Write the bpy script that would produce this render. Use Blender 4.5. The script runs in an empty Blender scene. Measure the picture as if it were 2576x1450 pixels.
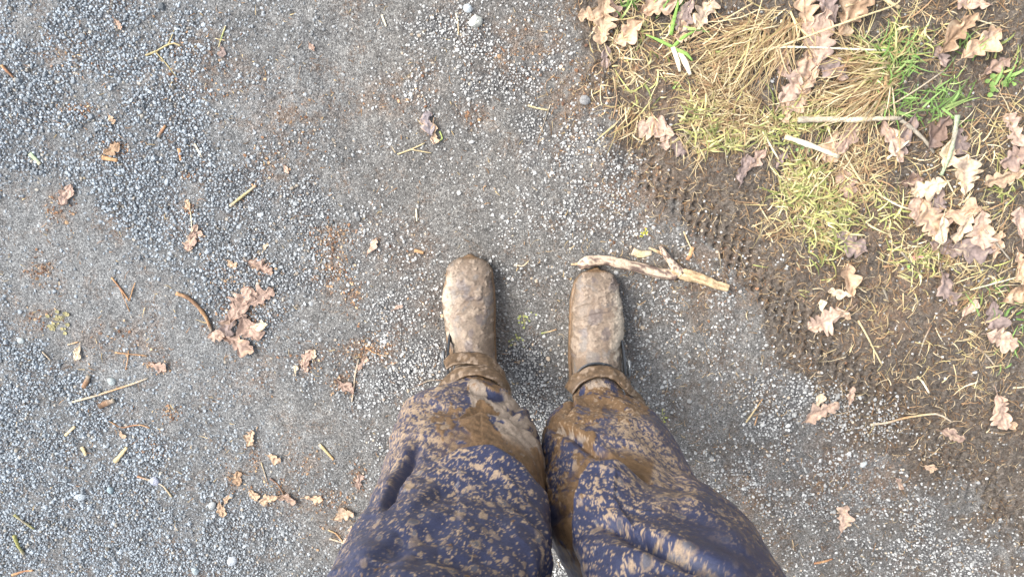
import bpy, math, random
import numpy as np
random.seed(7)
rng = np.random.default_rng(7)
SC = bpy.context.scene
COL = SC.collection

# ------------------------------------------------------------------ camera, sky, sun, exposure
H = 1.6
TILT = 12.0
FPX = 1840.0                       # focal length in units of a 2576 px wide picture
cam_d = bpy.data.cameras.new('camera')
cam_d.sensor_width = 36.0
cam_d.lens = 36.0 * FPX / 2576.0
cam_d.clip_start = 0.02
cam_d.clip_end = 400
cam = bpy.data.objects.new('camera', cam_d)
cam.location = (0, 0, H)
cam.rotation_euler = (math.radians(-TILT), 0, 0)
COL.objects.link(cam)
SC.camera = cam

SUN_EL, SUN_AZ = 44.0, -72.0      # azimuth measured from +Y clockwise (towards +X); light comes from the left
w = bpy.data.worlds.new('World'); SC.world = w; w.use_nodes = True
wn = w.node_tree; bg = wn.nodes['Background']
sky = wn.nodes.new('ShaderNodeTexSky'); sky.sky_type = 'NISHITA'; sky.sun_disc = False
sky.sun_elevation = math.radians(SUN_EL); sky.sun_rotation = math.radians(SUN_AZ)
sky.air_density = 1.0; sky.dust_density = 4.0; sky.ozone_density = 1.0
hs = wn.nodes.new('ShaderNodeHueSaturation'); hs.inputs['Saturation'].default_value = .38      # thin high overcast
wn.links.new(sky.outputs[0], hs.inputs['Color']); wn.links.new(hs.outputs[0], bg.inputs[0]); bg.inputs[1].default_value = 0.125
sd = bpy.data.lights.new('sun', 'SUN'); sd.energy = 1.3; sd.angle = math.radians(38); sd.color = (1, .96, .9)
so = bpy.data.objects.new('sun', sd); COL.objects.link(so)
so.rotation_euler = (math.radians(90 - SUN_EL), 0, math.radians(180 - SUN_AZ))
so.location = (-2, -1, 5)
SC.view_settings.view_transform = 'Standard'
SC.view_settings.look = 'None'
SC.view_settings.gamma = 1
SC.view_settings.use_curve_mapping = False
SC.view_settings.exposure = 1.38

# ------------------------------------------------------------------ picture <-> place
CT, ST = math.cos(math.radians(TILT)), math.sin(math.radians(TILT))
def P(px, py, z=0.0):
    """point of the place at height z that is seen at (px, py)"""
    px = np.asarray(px, float); py = np.asarray(py, float)
    dx = (px - 1288) / FPX; dy = (725 - py) / FPX
    wy = dy * CT - ST; wz = -dy * ST - CT
    t = (z - H) / wz
    return dx * t, wy * t
def Q(x, y, z):
    zz = z - H
    cy = y * CT - zz * ST
    cz = y * ST + zz * CT
    return 1288 + FPX * x / -cz, 725 - FPX * cy / -cz
def PXM(py=725):                    # metres per picture pixel on the ground
    return 1.6 / CT / FPX

# ------------------------------------------------------------------ noise
def _h(i, j, s):
    with np.errstate(over='ignore'):
        n = (i.astype(np.int64) * 374761393 + j.astype(np.int64) * 668265263 + s * 974711) & 0xffffffff
        n = ((n ^ (n >> 13)) * 1274126177) & 0xffffffff
        n = (n ^ (n >> 16)) & 0xffffffff
    return n / 4294967295.0
def vn(x, y, s=0):
    xi = np.floor(x); yi = np.floor(y); fx = x - xi; fy = y - yi
    fx = fx * fx * (3 - 2 * fx); fy = fy * fy * (3 - 2 * fy)
    xi = xi.astype(np.int64); yi = yi.astype(np.int64)
    a = _h(xi, yi, s); b = _h(xi + 1, yi, s); c = _h(xi, yi + 1, s); d = _h(xi + 1, yi + 1, s)
    return a + (b - a) * fx + (c - a) * fy + (a - b - c + d) * fx * fy
def fbm(x, y, o=4, s=0, g=.5):
    x = np.asarray(x, float); y = np.asarray(y, float)
    r = 0; amp = 1; t = 0
    for k in range(o):
        r = r + amp * vn(x, y, s + k * 17); t += amp; amp *= g
        x, y = x * 1.63 + y * 1.18 + 3.1, -x * 1.18 + y * 1.63 + 7.7
    return r / t
def sst(a, b, x):
    t = np.clip((x - a) / (b - a), 0, 1)
    return t * t * (3 - 2 * t)
def seg_d(px, py, pts):
    """distance to a polyline, signed side (left of travel in picture, y down) and arclength fraction"""
    best = np.full(np.shape(px), 1e9); side = np.zeros(np.shape(px)); frac = np.zeros(np.shape(px))
    L = [math.hypot(pts[i+1][0]-pts[i][0], pts[i+1][1]-pts[i][1]) for i in range(len(pts)-1)]; T = sum(L); acc = 0
    for i in range(len(pts) - 1):
        ax, ay = pts[i]; bx, by = pts[i+1]; ux, uy = (bx-ax)/L[i], (by-ay)/L[i]
        t = np.clip((px-ax)*ux + (py-ay)*uy, 0, L[i])
        ex, ey = px-(ax+ux*t), py-(ay+uy*t); d = np.hypot(ex, ey)
        sd_ = np.sign(ex*uy - ey*ux); sd_[sd_ == 0] = 1
        m = d < best
        best = np.where(m, d, best); side = np.where(m, sd_, side); frac = np.where(m, (acc+t)/T, frac)
        acc += L[i]
    return best, side, frac
def caps(px, py, lst):
    """soft blobs: (polyline or point, radius, softness, weight); the largest wins"""
    r = np.zeros(np.shape(px))
    for pts, rad, soft, wt in lst:
        if len(pts) == 1:
            d = np.hypot(px-pts[0][0], py-pts[0][1])
        else:
            d, _, _ = seg_d(px, py, pts)
        r = np.maximum(r, wt * sst(rad+soft, rad-soft, d))
    return r

# ------------------------------------------------------------------ ground fields in picture coordinates
EDGE = [(1480,-200),(1470,0),(1480,140),(1500,250),(1560,370),(1660,470),(1760,560),(1850,660),(1940,790),(2010,900),(2110,1000),(2230,1080),(2400,1180),(2576,1290),(2900,1450)]
TRACK = [(1600,400),(1650,451),(1739,516),(1852,629),(1965,758),(2037,830),(2126,919),(2255,1032),(2384,1161),(2464,1225),(2576,1338),(2700,1480)]
def f_mud(px, py):
    d, s, _ = seg_d(px, py, EDGE)
    n = (fbm(px/110, py/110, 5, 11)-.5)*230
    m = sst(-110, 60, d*s + n)
    m2 = caps(px, py, [([(1330,230),(1450,330)],90,90,.35),([(1100,30),(1300,60)],60,60,.3),([(1480,80),(1560,300)],60,70,.5),([(1640,440),(1739,516),(1852,629),(1965,758),(2126,919),(2255,1032),(2464,1225),(2640,1400)],36,50,.95),([(2300,1150),(2576,1400)],120,100,.55)])
    m = np.maximum(m, m2*sst(.35,.6,fbm(px/60,py/60,3,12)))
    m = np.maximum(m, .42*sst(1250, 1700, px)*sst(.42, .62, fbm(px/45, py/45, 4, 13)))
    return m
def f_grav(px, py):
    a = caps(px, py, [
        ([(-200,60),(60,240),(230,380),(400,520),(560,640),(640,760)], 95, 70, 1.0),
        ([(-50,330),(120,380),(300,470)], 60, 50, 1.0),
        ([(200,20),(420,90),(430,280),(520,420),(720,500)], 85, 90, .72),
        ([(0,40),(200,130),(400,240)], 100, 80, .7),
        ([(560,560),(760,660),(760,520)], 80, 70, .8),
        ([(620,640),(560,760)], 60, 40, .8),
        ([(-200,880),(60,950),(160,1060),(330,1150),(420,1290),(560,1330),(700,1440),(800,1600)], 110, 80, 1.0),
        ([(-200,1200),(150,1230),(300,1400),(300,1700)], 210, 80, 1.0),
        ([(1080,40),(1200,130),(1120,220),(1330,180)], 90, 80, .55),
        ([(1180,190),(1400,330),(1560,400)], 70, 60, .42),
        ([(1370,330),(1430,480)], 90, 60, .45),
        ([(1480,440),(1600,560),(1680,640)], 70, 50, .42),
        ([(960,960),(1080,900)], 60, 50, .62), ([(1340,930),(1330,1060),(1400,1250),(1400,1500)], 85, 50, .8),
        ([(850,700),(1000,760),(950,880)], 70, 60, .5), ([(960,870),(880,1030),(960,1120)], 60, 50, .5),
        ([(1640,720),(1760,820),(1720,960)], 110, 90, .3),
        ([(1900,1010),(2060,1020),(2240,1060)], 80, 60, .5),
        ([(1800,1200),(2000,1260),(2300,1330),(2450,1440)], 90, 80, .4),
        ([(2000,1130),(2200,1260)], 90, 70, .35),
        ([(1960,770),(2010,790)], 20, 15, .3), ([(2170,600),(2150,640)], 20, 20, .2),
        ([(700,870),(760,960)], 70, 60, .35), ([(640,1030),(560,960)], 60, 60, .25)])
    n = fbm(px/70, py/70, 4, 21)
    base = .22
    g = np.maximum(a*1.0, base)
    g = g*(.35+1.3*sst(.3,.62,n))
    mud = f_mud(px, py)
    g = g*(1-.82*mud*(1-caps(px,py,[([(2000,1030),(2240,1060)],60,40,.8),([(2200,1250),(2500,1450)],100,60,.7)])))
    hole = caps(px, py, [([(100,560),(330,760),(500,860)], 95, 60, .75), ([(450,960),(330,900),(180,800)], 70, 50, .6), ([(760,1060),(900,1140)],80,60,.4), ([(1000,440),(1160,560),(1180,440)],80,60,.6), ([(820,180),(900,300)],60,40,.6)])
    g = g*(1-hole)
    return np.clip(g, 0, 1)
def f_tread(px, py):
    d, s, f = seg_d(px, py, TRACK)
    patch = sst(50, 36, d)*(.60+.40*caps(px, py, [([(1640,445),(1740,516)],60,30,.8), ([(1800,575),(1910,700)],60,40,1.0), ([(1940,720),(2090,890)],60,40,.95), ([(2120,910),(2300,1080)],60,40,.7), ([(2420,1190),(2600,1370)],70,40,.8)]))
    x, y = P(px, py)
    a = (x*.80 + y*.60)/.0148; b = (-x*.60 + y*.80)/.0148
    pat = sst(.12,.5, np.sin(a*math.pi)*np.sin(b*math.pi))
    return patch*pat
def groundh(x, y):
    px, py = Q(x, y, 0*x)
    near = sst(3.0, 1.5, np.hypot(x, y+.4))
    mud = f_mud(px, py)*near
    h = (fbm(x*3.2, y*3.2, 3, 31)-.5)*.016
    h += (fbm(x*22, y*22, 3, 32)-.5)*.008
    d, s, _ = seg_d(px, py, TRACK)
    h += (fbm(x*70, y*70, 3, 33)-.5)*(.0022+.0085*mud*(1-.6*sst(60, 30, d)))*near
    h -= .006*sst(70, 20, d)*near
    h -= .0075*f_tread(px, py)*near*(.45+.55*sst(.25, .5, fbm(x*26, y*26, 3, 39)))
    # hollows of older footprints
    h -= near*.007*caps(px, py, [([(830,190),(880,270)],35,30,1),([(1175,270),(1200,310)],30,25,1),([(1840,180),(1860,300)],60,40,1.2)])
    # clods beside the grass
    h += near*.012*caps(px, py, [([(1500,200),(1520,420)],45,35,1),([(2480,1180),(2560,1330)],80,50,.9)])*fbm(x*55,y*55,3,37)
    # flat where somebody stands
    stand = caps(px, py, [([(1185,700),(1195,1000)],80,50,1),([(1500,730),(1500,1000)],80,50,1)])*near
    return h*(1-.9*stand) - .001*stand

# ------------------------------------------------------------------ mesh helpers
def finish(me, mat, smooth=True):
    if mat is not None:
        for m in (mat if isinstance(mat, (list, tuple)) else [mat]): me.materials.append(m)
    me.polygons.foreach_set('use_smooth', np.full(len(me.polygons), smooth))
    me.update()
def mesh_np(name, V, F, mat, cols=None, smooth=True, attrs=None):
    """V (n,3), F (m,k) with constant k"""
    V = np.ascontiguousarray(V, dtype=np.float32); F = np.ascontiguousarray(F, dtype=np.int32)
    me = bpy.data.meshes.new(name)
    k = F.shape[1]
    me.vertices.add(len(V)); me.vertices.foreach_set('co', V.ravel())
    me.loops.add(F.size); me.loops.foreach_set('vertex_index', F.ravel())
    me.polygons.add(len(F)); me.polygons.foreach_set('loop_start', np.arange(0, F.size, k, dtype=np.int32))
    me.update(calc_edges=True)
    if cols is not None:
        c = np.ones((len(V), 4), np.float32); c[:, :3] = cols
        a = me.color_attributes.new('col', 'FLOAT_COLOR', 'POINT'); a.data.foreach_set('color', c.ravel())
    if attrs:
        for n, arr in attrs.items():
            a = me.attributes.new(n, 'FLOAT', 'POINT'); a.data.foreach_set('value', np.ascontiguousarray(arr, np.float32).ravel())
    finish(me, mat, smooth)
    return me
def link(name, me, parent=None):
    o = bpy.data.objects.new(name, me); COL.objects.link(o)
    if parent is not None: o.parent = parent
    return o
def tag(o, label=None, cat=None, group=None, kind=None):
    if label: o['label'] = label
    if cat: o['category'] = cat
    if group: o['group'] = group
    if kind: o['kind'] = kind
    return o
def grid_faces(nu, nv, wrap=False):
    """vertices laid out [v][u]"""
    u = np.arange(nu if wrap else nu-1); v = np.arange(nv-1)
    U, W = np.meshgrid(u, v)
    a = W*nu+U; b = W*nu+(U+1) % nu; c = (W+1)*nu+(U+1) % nu; d = (W+1)*nu+U
    return np.stack([a.ravel(), b.ravel(), c.ravel(), d.ravel()], 1)
def lin(r, g, b):
    f = lambda c: (c/255/12.92) if c/255 <= .04045 else ((c/255+.055)/1.055)**2.4
    return np.array([f(r), f(g), f(b)])

# ------------------------------------------------------------------ materials
def newmat(name):
    m = bpy.data.materials.new(name); m.use_nodes = True
    nt = m.node_tree; b = nt.nodes['Principled BSDF']
    return m, nt, b
def attrmat(name, rough=.8, noise_scale=250., noise_amt=.25, bump=.3, bump_dist=.0006, spec=.3, rough_attr=None, bscale=None):
    m, nt, b = newmat(name); N = nt.nodes; L = nt.links
    a = N.new('ShaderNodeAttribute'); a.attribute_name = 'col'
    tc = N.new('ShaderNodeTexCoord')
    n = N.new('ShaderNodeTexNoise'); n.inputs['Scale'].default_value = noise_scale; n.inputs['Detail'].default_value = 4
    L.new(tc.outputs['Object'], n.inputs['Vector'])
    mr = N.new('ShaderNodeMapRange'); mr.inputs[1].default_value = .3; mr.inputs[2].default_value = .7
    mr.inputs[3].default_value = 1-noise_amt; mr.inputs[4].default_value = 1+noise_amt
    L.new(n.outputs['Fac'], mr.inputs[0])
    mx = N.new('ShaderNodeVectorMath'); mx.operation = 'SCALE'
    L.new(a.outputs['Color'], mx.inputs[0]); L.new(mr.outputs[0], mx.inputs['Scale'])
    L.new(mx.outputs[0], b.inputs['Base Color'])
    b.inputs['Roughness'].default_value = rough
    b.inputs['Specular IOR Level'].default_value = spec
    if rough_attr:
        r = N.new('ShaderNodeAttribute'); r.attribute_name = rough_attr
        L.new(r.outputs['Fac'], b.inputs['Roughness'])
    n2 = N.new('ShaderNodeTexNoise'); n2.inputs['Scale'].default_value = bscale or noise_scale*1.3; n2.inputs['Detail'].default_value = 5
    L.new(tc.outputs['Object'], n2.inputs['Vector'])
    bp = N.new('ShaderNodeBump'); bp.inputs['Strength'].default_value = bump; bp.inputs['Distance'].default_value = bump_dist
    L.new(n2.outputs['Fac'], bp.inputs['Height']); L.new(bp.outputs[0], b.inputs['Normal'])
    return m

M_stone = attrmat('gravel_stone', .75, 600, .22, .3, .0004)
M_leaf = attrmat('dead_leaf', .7, 160, .22, .35, .0008)
M_blade = attrmat('grass_blade', .6, 300, .2, .1, .0003)
M_twig = attrmat('twig_bark', .75, 260, .3, .6, .0008)
M_crumb = attrmat('leaf_crumb', .85, 400, .3, .4, .0006)
M_cloth = attrmat('trouser_cloth', .5, 420, .16, .35, .0006, .35, 'rough', 420)
M_boot = attrmat('muddy_rubber', .6, 260, .18, .5, .0011, .45, 'rough', 190)
M_black = newmat('black_rubber')[0]
_b = M_black.node_tree.nodes['Principled BSDF']; _b.inputs['Base Color'].default_value = (.03, .035, .042, 1); _b.inputs['Roughness'].default_value = .42
M_metal = newmat('dull_metal')[0]
_b = M_metal.node_tree.nodes['Principled BSDF']; _b.inputs['Base Color'].default_value = (.2, .21, .22, 1); _b.inputs['Metallic'].default_value = .7; _b.inputs['Roughness'].default_value = .45

def ground_material():
    m, nt, b = newmat('path_silt_and_mud'); N = nt.nodes; L = nt.links
    geo = N.new('ShaderNodeNewGeometry')
    def noise(sc, det=5, rough=.55, dist=0):
        n = N.new('ShaderNodeTexNoise'); n.inputs['Scale'].default_value = sc; n.inputs['Detail'].default_value = det
        n.inputs['Roughness'].default_value = rough; n.inputs['Distortion'].default_value = dist
        L.new(geo.outputs['Position'], n.inputs['Vector']); return n.outputs['Fac']
    def ramp(src, pts):
        r = N.new('ShaderNodeValToRGB'); L.new(src, r.inputs[0])
        el = r.color_ramp.elements
        while len(el) < len(pts): el.new(.5)
        for e, (p, c) in zip(el, pts): e.position = p; e.color = (*c, 1)
        return r.outputs[0]
    def mix(f, a, c, mode='MIX'):
        x = N.new('ShaderNodeMix'); x.data_type = 'RGBA'; x.blend_type = mode
        if isinstance(f, float): x.inputs[0].default_value = f
        else: L.new(f, x.inputs[0])
        for s, i in ((a, 6), (c, 7)):
            if hasattr(s, 'links'): L.new(s, x.inputs[i])
            else: x.inputs[i].default_value = (*s, 1)
        return x.outputs[2]
    def rng_(src, a, c, d=0., e=1.):
        r = N.new('ShaderNodeMapRange'); r.inputs[1].default_value = a; r.inputs[2].default_value = c
        r.inputs[3].default_value = d; r.inputs[4].default_value = e; L.new(src, r.inputs[0]); return r.outputs[0]
    def mul(a, c):
        x = N.new('ShaderNodeMath'); x.operation = 'MULTIPLY'; L.new(a, x.inputs[0])
        if isinstance(c, float): x.inputs[1].default_value = c
        else: L.new(c, x.inputs[1])
        return x.outputs[0]
    at = lambda n: (lambda a: (setattr(a, 'attribute_name', n), a.outputs['Fac'])[1])(N.new('ShaderNodeAttribute'))
    mud = at('mud'); grav = at('grav'); blue = at('blue')
    fine = noise(420, 6, .7, .6)
    silt_w = ramp(fine, [(.30, (.085,.078,.07)), (.46, (.19,.18,.165)), (.60, (.27,.262,.245)), (.75, (.36,.35,.33))])
    silt_b = ramp(fine, [(.30, (.10,.105,.11)), (.46, (.20,.205,.205)), (.60, (.285,.29,.29)), (.75, (.37,.385,.40))])
    silt = mix(blue, silt_w, silt_b)
    gapc = ramp(fine, [(.35, (.055,.057,.063)), (.7, (.16,.163,.172))])
    silt = mix(mul(grav, .8), silt, gapc)
    brown = ramp(noise(150, 6, .65, .8), [(.30, (.048,.037,.028)), (.46, (.115,.094,.076)), (.60, (.175,.150,.126)), (.76, (.26,.23,.20))])
    thr = noise(38, 5, .6)
    ad = N.new('ShaderNodeMath'); ad.operation = 'ADD'; L.new(mud, ad.inputs[0]); L.new(rng_(thr, 0., 1., -.35, .35), ad.inputs[1])
    col = mix(rng_(ad.outputs[0], .30, .62), silt, brown)
    # brown organic staining in the silt
    st = rng_(noise(13, 6, .65), .50, .64); st2 = rng_(noise(170, 4, .6), .45, .6)
    col = mix(mul(mul(st, st2), .6), col, (.17,.10,.055))
    col = mix(mul(at('stain'), .72), col, ramp(fine, [(.3, (.10,.068,.046)), (.7, (.29,.21,.155))]))
    # tiny pale grit
    v = N.new('ShaderNodeTexVoronoi'); v.inputs['Scale'].default_value = 230; L.new(geo.outputs['Position'], v.inputs['Vector'])
    sp = N.new('ShaderNodeSeparateColor'); L.new(v.outputs['Color'], sp.inputs[0])
    g1 = rng_(v.outputs['Distance'], .30, .22); g2 = rng_(sp.outputs[0], .80, .84)
    gm = rng_(mud, .1, .9, 1., .18)
    col = mix(mul(mul(g1, g2), gm), col, mix(sp.outputs[1], (.30,.31,.31), (.46,.47,.46)))
    # packed sand and grit grains
    vg = N.new('ShaderNodeTexVoronoi'); vg.inputs['Scale'].default_value = 340; L.new(geo.outputs['Position'], vg.inputs['Vector'])
    sg = N.new('ShaderNodeSeparateColor'); L.new(vg.outputs['Color'], sg.inputs[0])
    grain = ramp(sg.outputs[0], [(.0, (.45,.45,.46)), (.45, (.86,.86,.86)), (.8, (1.15,1.15,1.15)), (1., (1.75,1.76,1.78))])
    col = mix(rng_(mud, .1, .9, .85, .35), col, mix(1.0, col, grain, 'MULTIPLY'))
    # damp blotches and pits
    col = mix(1.0, col, ramp(noise(55, 6, .65, .5), [(.32, (.66,.65,.64)), (.47, (.97,.97,.97)), (.68, (1.12,1.12,1.11))]), 'MULTIPLY')
    pit = rng_(noise(190, 3, .5), .36, .30); col = mix(mul(pit, .7), col, (.05,.045,.04))
    # broad tone drift
    col = mix(1.0, col, ramp(noise(4.5, 3), [(.3, (.84,.84,.84)), (.7, (1.1,1.1,1.1))]), 'MULTIPLY')
    L.new(col, b.inputs['Base Color'])
    b.inputs['Roughness'].default_value = .82; b.inputs['Specular IOR Level'].default_value = .3
    # relief
    bp = N.new('ShaderNodeBump'); bp.inputs['Strength'].default_value = .8; bp.inputs['Distance'].default_value = .0022
    L.new(fine, bp.inputs['Height'])
    bp2 = N.new('ShaderNodeBump'); bp2.inputs['Strength'].default_value = .7; bp2.inputs['Distance'].default_value = .004
    L.new(noise(150, 6, .65, .8), bp2.inputs['Height']); L.new(bp.outputs[0], bp2.inputs['Normal'])
    bp3 = N.new('ShaderNodeBump'); bp3.inputs['Strength'].default_value = .7; bp3.inputs['Distance'].default_value = .0012; bp3.invert = True
    L.new(vg.outputs['Distance'], bp3.inputs['Height']); L.new(bp2.outputs[0], bp3.inputs['Normal'])
    L.new(bp3.outputs[0], b.inputs['Normal'])
    return m
M_ground = ground_material()

SPOTS = [(150,520,45,60,90),(300,370,35,25,60),(200,275,50,18,60),(470,440,30,15,35),(480,525,22,20,40),(495,590,20,35,60),(840,590,70,35,150),(840,680,55,70,200),
             (890,740,30,50,80),(900,880,60,35,110),(430,1040,30,25,60),(100,680,40,45,80),(110,800,50,40,70),(560,700,40,40,40),(1190,290,50,40,40),(400,920,40,25,60),
             (770,915,35,40,80),(860,960,45,30,80),(950,880,70,40,140),(620,790,80,80,240),(660,670,28,20,50),(700,1240,50,40,90),(830,1260,70,35,110),(900,1200,20,35,50),
             (400,1130,30,20,30),(640,1150,25,60,40),(580,1210,30,40,40),(1000,240,120,70,60),(700,420,100,80,70),(500,150,140,100,70),(1300,120,150,100,90),(1450,250,90,110,120),
             (760,1160,60,50,50),(300,850,150,60,60),(190,140,80,60,40),(650,950,60,60,30),(1880,1250,150,120,60),(2150,1200,200,120,150),(1600,480,140,120,120),(1800,700,170,110,150),(2250,760,250,160,250),(2200,560,200,100,200),(1700,200,200,160,250),
             (560,200,120,60,50),(880,1330,100,60,60),(740,300,120,80,60),(1020,640,120,80,30),(1080,770,60,60,20)]
def f_stain(px, py):
    r = np.zeros(px.shape)
    for cx, cy, rx, ry, n in SPOTS:
        m = (np.abs(px-cx) < rx*1.6) & (np.abs(py-cy) < ry*1.6)
        if m.any():
            q = np.hypot((px[m]-cx)/rx, (py[m]-cy)/ry); r[m] = np.maximum(r[m], sst(1.3, .2, q)*min(1, .35+n/150))
    return r*sst(.38, .6, fbm(px/16, py/16, 4, 44))
# ------------------------------------------------------------------ the ground
def axis(a, b, step, far, f0, f1, fs):
    mid = np.concatenate([np.arange(a, f0, step), np.arange(f0, f1, fs), np.arange(f1, b+step, step)]); out = []
    s = step; p = mid[-1]
    while p < far: s *= 1.25; p += s; out.append(p)
    lo = []; s = step; p = mid[0]
    while p > -far: s *= 1.25; p -= s; lo.append(p)
    return np.array(lo[::-1]+list(mid)+out)
xs = axis(-1.28, 1.28, .004, 60, .32, 1.2, .0025); ys = axis(-1.12, .34, .0036, 60, -.90, -.05, .0028)      # finer where the tyre tread shows
X, Y = np.meshgrid(xs, ys); X = X.ravel(); Y = Y.ravel()
Z = groundh(X, Y)
gpx, gpy = Q(X, Y, 0*X)
farm = sst(4, 2, np.hypot(X, Y+.4))
mudA = f_mud(gpx, gpy)*farm + .5*(1-farm)
gravA = f_grav(gpx, gpy)*farm
blueA = sst(1250, 350, gpx+(fbm(gpx/200, gpy/200, 2, 5)-.5)*300)
me = mesh_np('ground', np.stack([X, Y, Z], 1), grid_faces(len(xs), len(ys)), M_ground, attrs={'mud': mudA, 'grav': gravA, 'blue': blueA, 'stain': f_stain(gpx, gpy)*farm})
tag(link('ground', me), kind='structure')

# ------------------------------------------------------------------ gravel
def gravel():
    step = .0062
    gx = np.arange(-1.33, 1.33, step); gy = np.arange(-1.15, .37, step*.9)
    X, Y = np.meshgrid(gx, gy); X[1::2] += step/2
    X = X.ravel(); Y = Y.ravel()
    X = X + rng.uniform(-.36, .36, X.size)*step; Y = Y + rng.uniform(-.36, .36, X.size)*step
    px, py = Q(X, Y, 0*X)
    g = f_grav(px, py)
    keep = rng.random(X.size) < (g*1.25)**1.15
    edge = (px > -60) & (px < 2640) & (py > -50) & (py < 1510)
    keep &= edge
    X, Y, px, py, g = X[keep], Y[keep], px[keep], py[keep], g[keep]
    n = X.size
    blue = sst(1150, 300, px)
    size = .0027*np.exp(rng.normal(0, .26, n))*(1+.18*blue)
    big = rng.random(n) < .012; size[big] *= 1.6
    bury = np.where(rng.random(n) < .45, .3, .75)*(.5+.5*g)+.15
    base = groundh(X, Y)
    K = 6
    a0 = rng.uniform(0, 6.283, n); asp = rng.uniform(.55, 1., n)
    ang = np.arange(K)/K*6.283
    jit = 1+rng.uniform(-.22, .22, (n, K))
    cx = np.cos(ang)[None]*jit; cy = np.sin(ang)[None]*jit*asp[:, None]
    ca, sa = np.cos(a0)[:, None], np.sin(a0)[:, None]
    rx = (cx*ca-cy*sa)*size[:, None]; ry = (cx*sa+cy*ca)*size[:, None]
    V = np.zeros((n, 2*K+1, 3))
    hgt = size*rng.uniform(.55, .95, n)*bury*1.3
    V[:, :K, 0] = X[:, None]+rx; V[:, :K, 1] = Y[:, None]+ry; V[:, :K, 2] = (base-.0006)[:, None]
    sh = rng.uniform(.55, .78, (n, 1))
    tx = rng.normal(0, .12, (n, 1)); ty = rng.normal(0, .12, (n, 1))
    V[:, K:2*K, 0] = X[:, None]+rx*sh+tx*size[:, None]; V[:, K:2*K, 1] = Y[:, None]+ry*sh+ty*size[:, None]
    V[:, K:2*K, 2] = (base+hgt)[:, None]*1+rng.uniform(-.12, .06, (n, K))*size[:, None]
    V[:, 2*K, 0] = X+tx[:, 0]*size; V[:, 2*K, 1] = Y+ty[:, 0]*size; V[:, 2*K, 2] = base+hgt*1.12
    i = np.arange(K); j = (i+1) % K
    f = np.concatenate([np.stack([i, j, j+K], 1), np.stack([i, j+K, i+K], 1), np.stack([i+K, j+K, np.full(K, 2*K)], 1)])
    F = (f[None]+(np.arange(n)*(2*K+1))[:, None, None]).reshape(-1, 3)
    t = rng.random(n)
    light = .24+.26*rng.random(n)**1.1
    light = np.where(px > 900, light*(1.12+.3*rng.random(n)), light)
    light = light*np.where(rng.random(n) < .30, rng.uniform(.45, .85, n), 1.)
    cb = np.stack([light*.86, light*.97, light*1.07], 1); cw = np.stack([light, light*1.0, light*.97], 1)
    c = cw+(cb-cw)*blue[:, None]
    tan = rng.random(n) < .05; c[tan] *= np.array([1.15, .95, .75])
    c = np.clip(c, 0, .8)
    C = np.repeat(c, 2*K+1, 0)
    me = mesh_np('gravel', V.reshape(-1, 3), F, M_stone, C, smooth=False)
    tag(link('gravel', me), kind='stuff')
    print('gravel stones', n)
gravel()

# ------------------------------------------------------------------ ribbons (grass, straw, roots)
def ribbons(name, X, Y, Zb, A, Ln, Wd, Lift, Bend, Cl, seg=4, mat=None, tipcol=None):
    n = X.size; S = seg+1
    t = np.linspace(0, 1, S)[None]
    ang = A[:, None]+Bend[:, None]*t+ (rng.normal(0,.18,(n,1)))*np.sin(t*3.1*rng.uniform(1,2.2,(n,1)))
    ds = Ln[:, None]/seg
    dx = np.cos(ang)*ds; dy = np.sin(ang)*ds
    cx = X[:, None]+np.cumsum(dx, 1)-dx[:, :1]; cy = Y[:, None]+np.cumsum(dy, 1)-dy[:, :1]
    cz = np.repeat(Zb[:, None], S, 1)+Lift[:, None]*np.sin(t*math.pi*rng.uniform(.55, 1., (n, 1)))+.0012
    gz = groundh(cx.ravel(), cy.ravel()).reshape(n, S)+.0008
    cz = np.maximum(cz, gz)
    nx, ny = -np.sin(ang), np.cos(ang)
    wd = Wd[:, None]*np.clip(1.3-t*1.1, .2, 1)*.62
    rollz = rng.uniform(-.5, .5, (n, 1))*wd
    V = np.zeros((n, S, 2, 3))
    V[:, :, 0, 0] = cx+nx*wd; V[:, :, 0, 1] = cy+ny*wd; V[:, :, 0, 2] = cz+rollz
    V[:, :, 1, 0] = cx-nx*wd; V[:, :, 1, 1] = cy-ny*wd; V[:, :, 1, 2] = cz-rollz
    k = np.arange(seg)
    f = np.stack([2*k, 2*k+1, 2*k+3, 2*k+2], 1)
    F = (f[None]+(np.arange(n)*S*2)[:, None, None]).reshape(-1, 4)
    C = np.repeat(Cl[:, None], S*2, 1).reshape(-1, 3)
    me = mesh_np(name, V.reshape(-1, 3), F, mat or M_blade, C)
    return tag(link(name, me), kind='stuff')

STRAW = [(.62,.49,.28),(.46,.34,.18),(.74,.62,.40),(.30,.20,.11),(.56,.46,.22),(.38,.24,.13)]
YGREEN = [(.48,.47,.17),(.36,.38,.13),(.60,.56,.26),(.22,.25,.08),(.62,.54,.30),(.34,.25,.12)]
GREEN = [(.24,.38,.12),(.22,.36,.10),(.12,.22,.05),(.30,.40,.14)]
BROWN = [(.20,.13,.07),(.28,.19,.10),(.14,.09,.05)]
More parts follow.
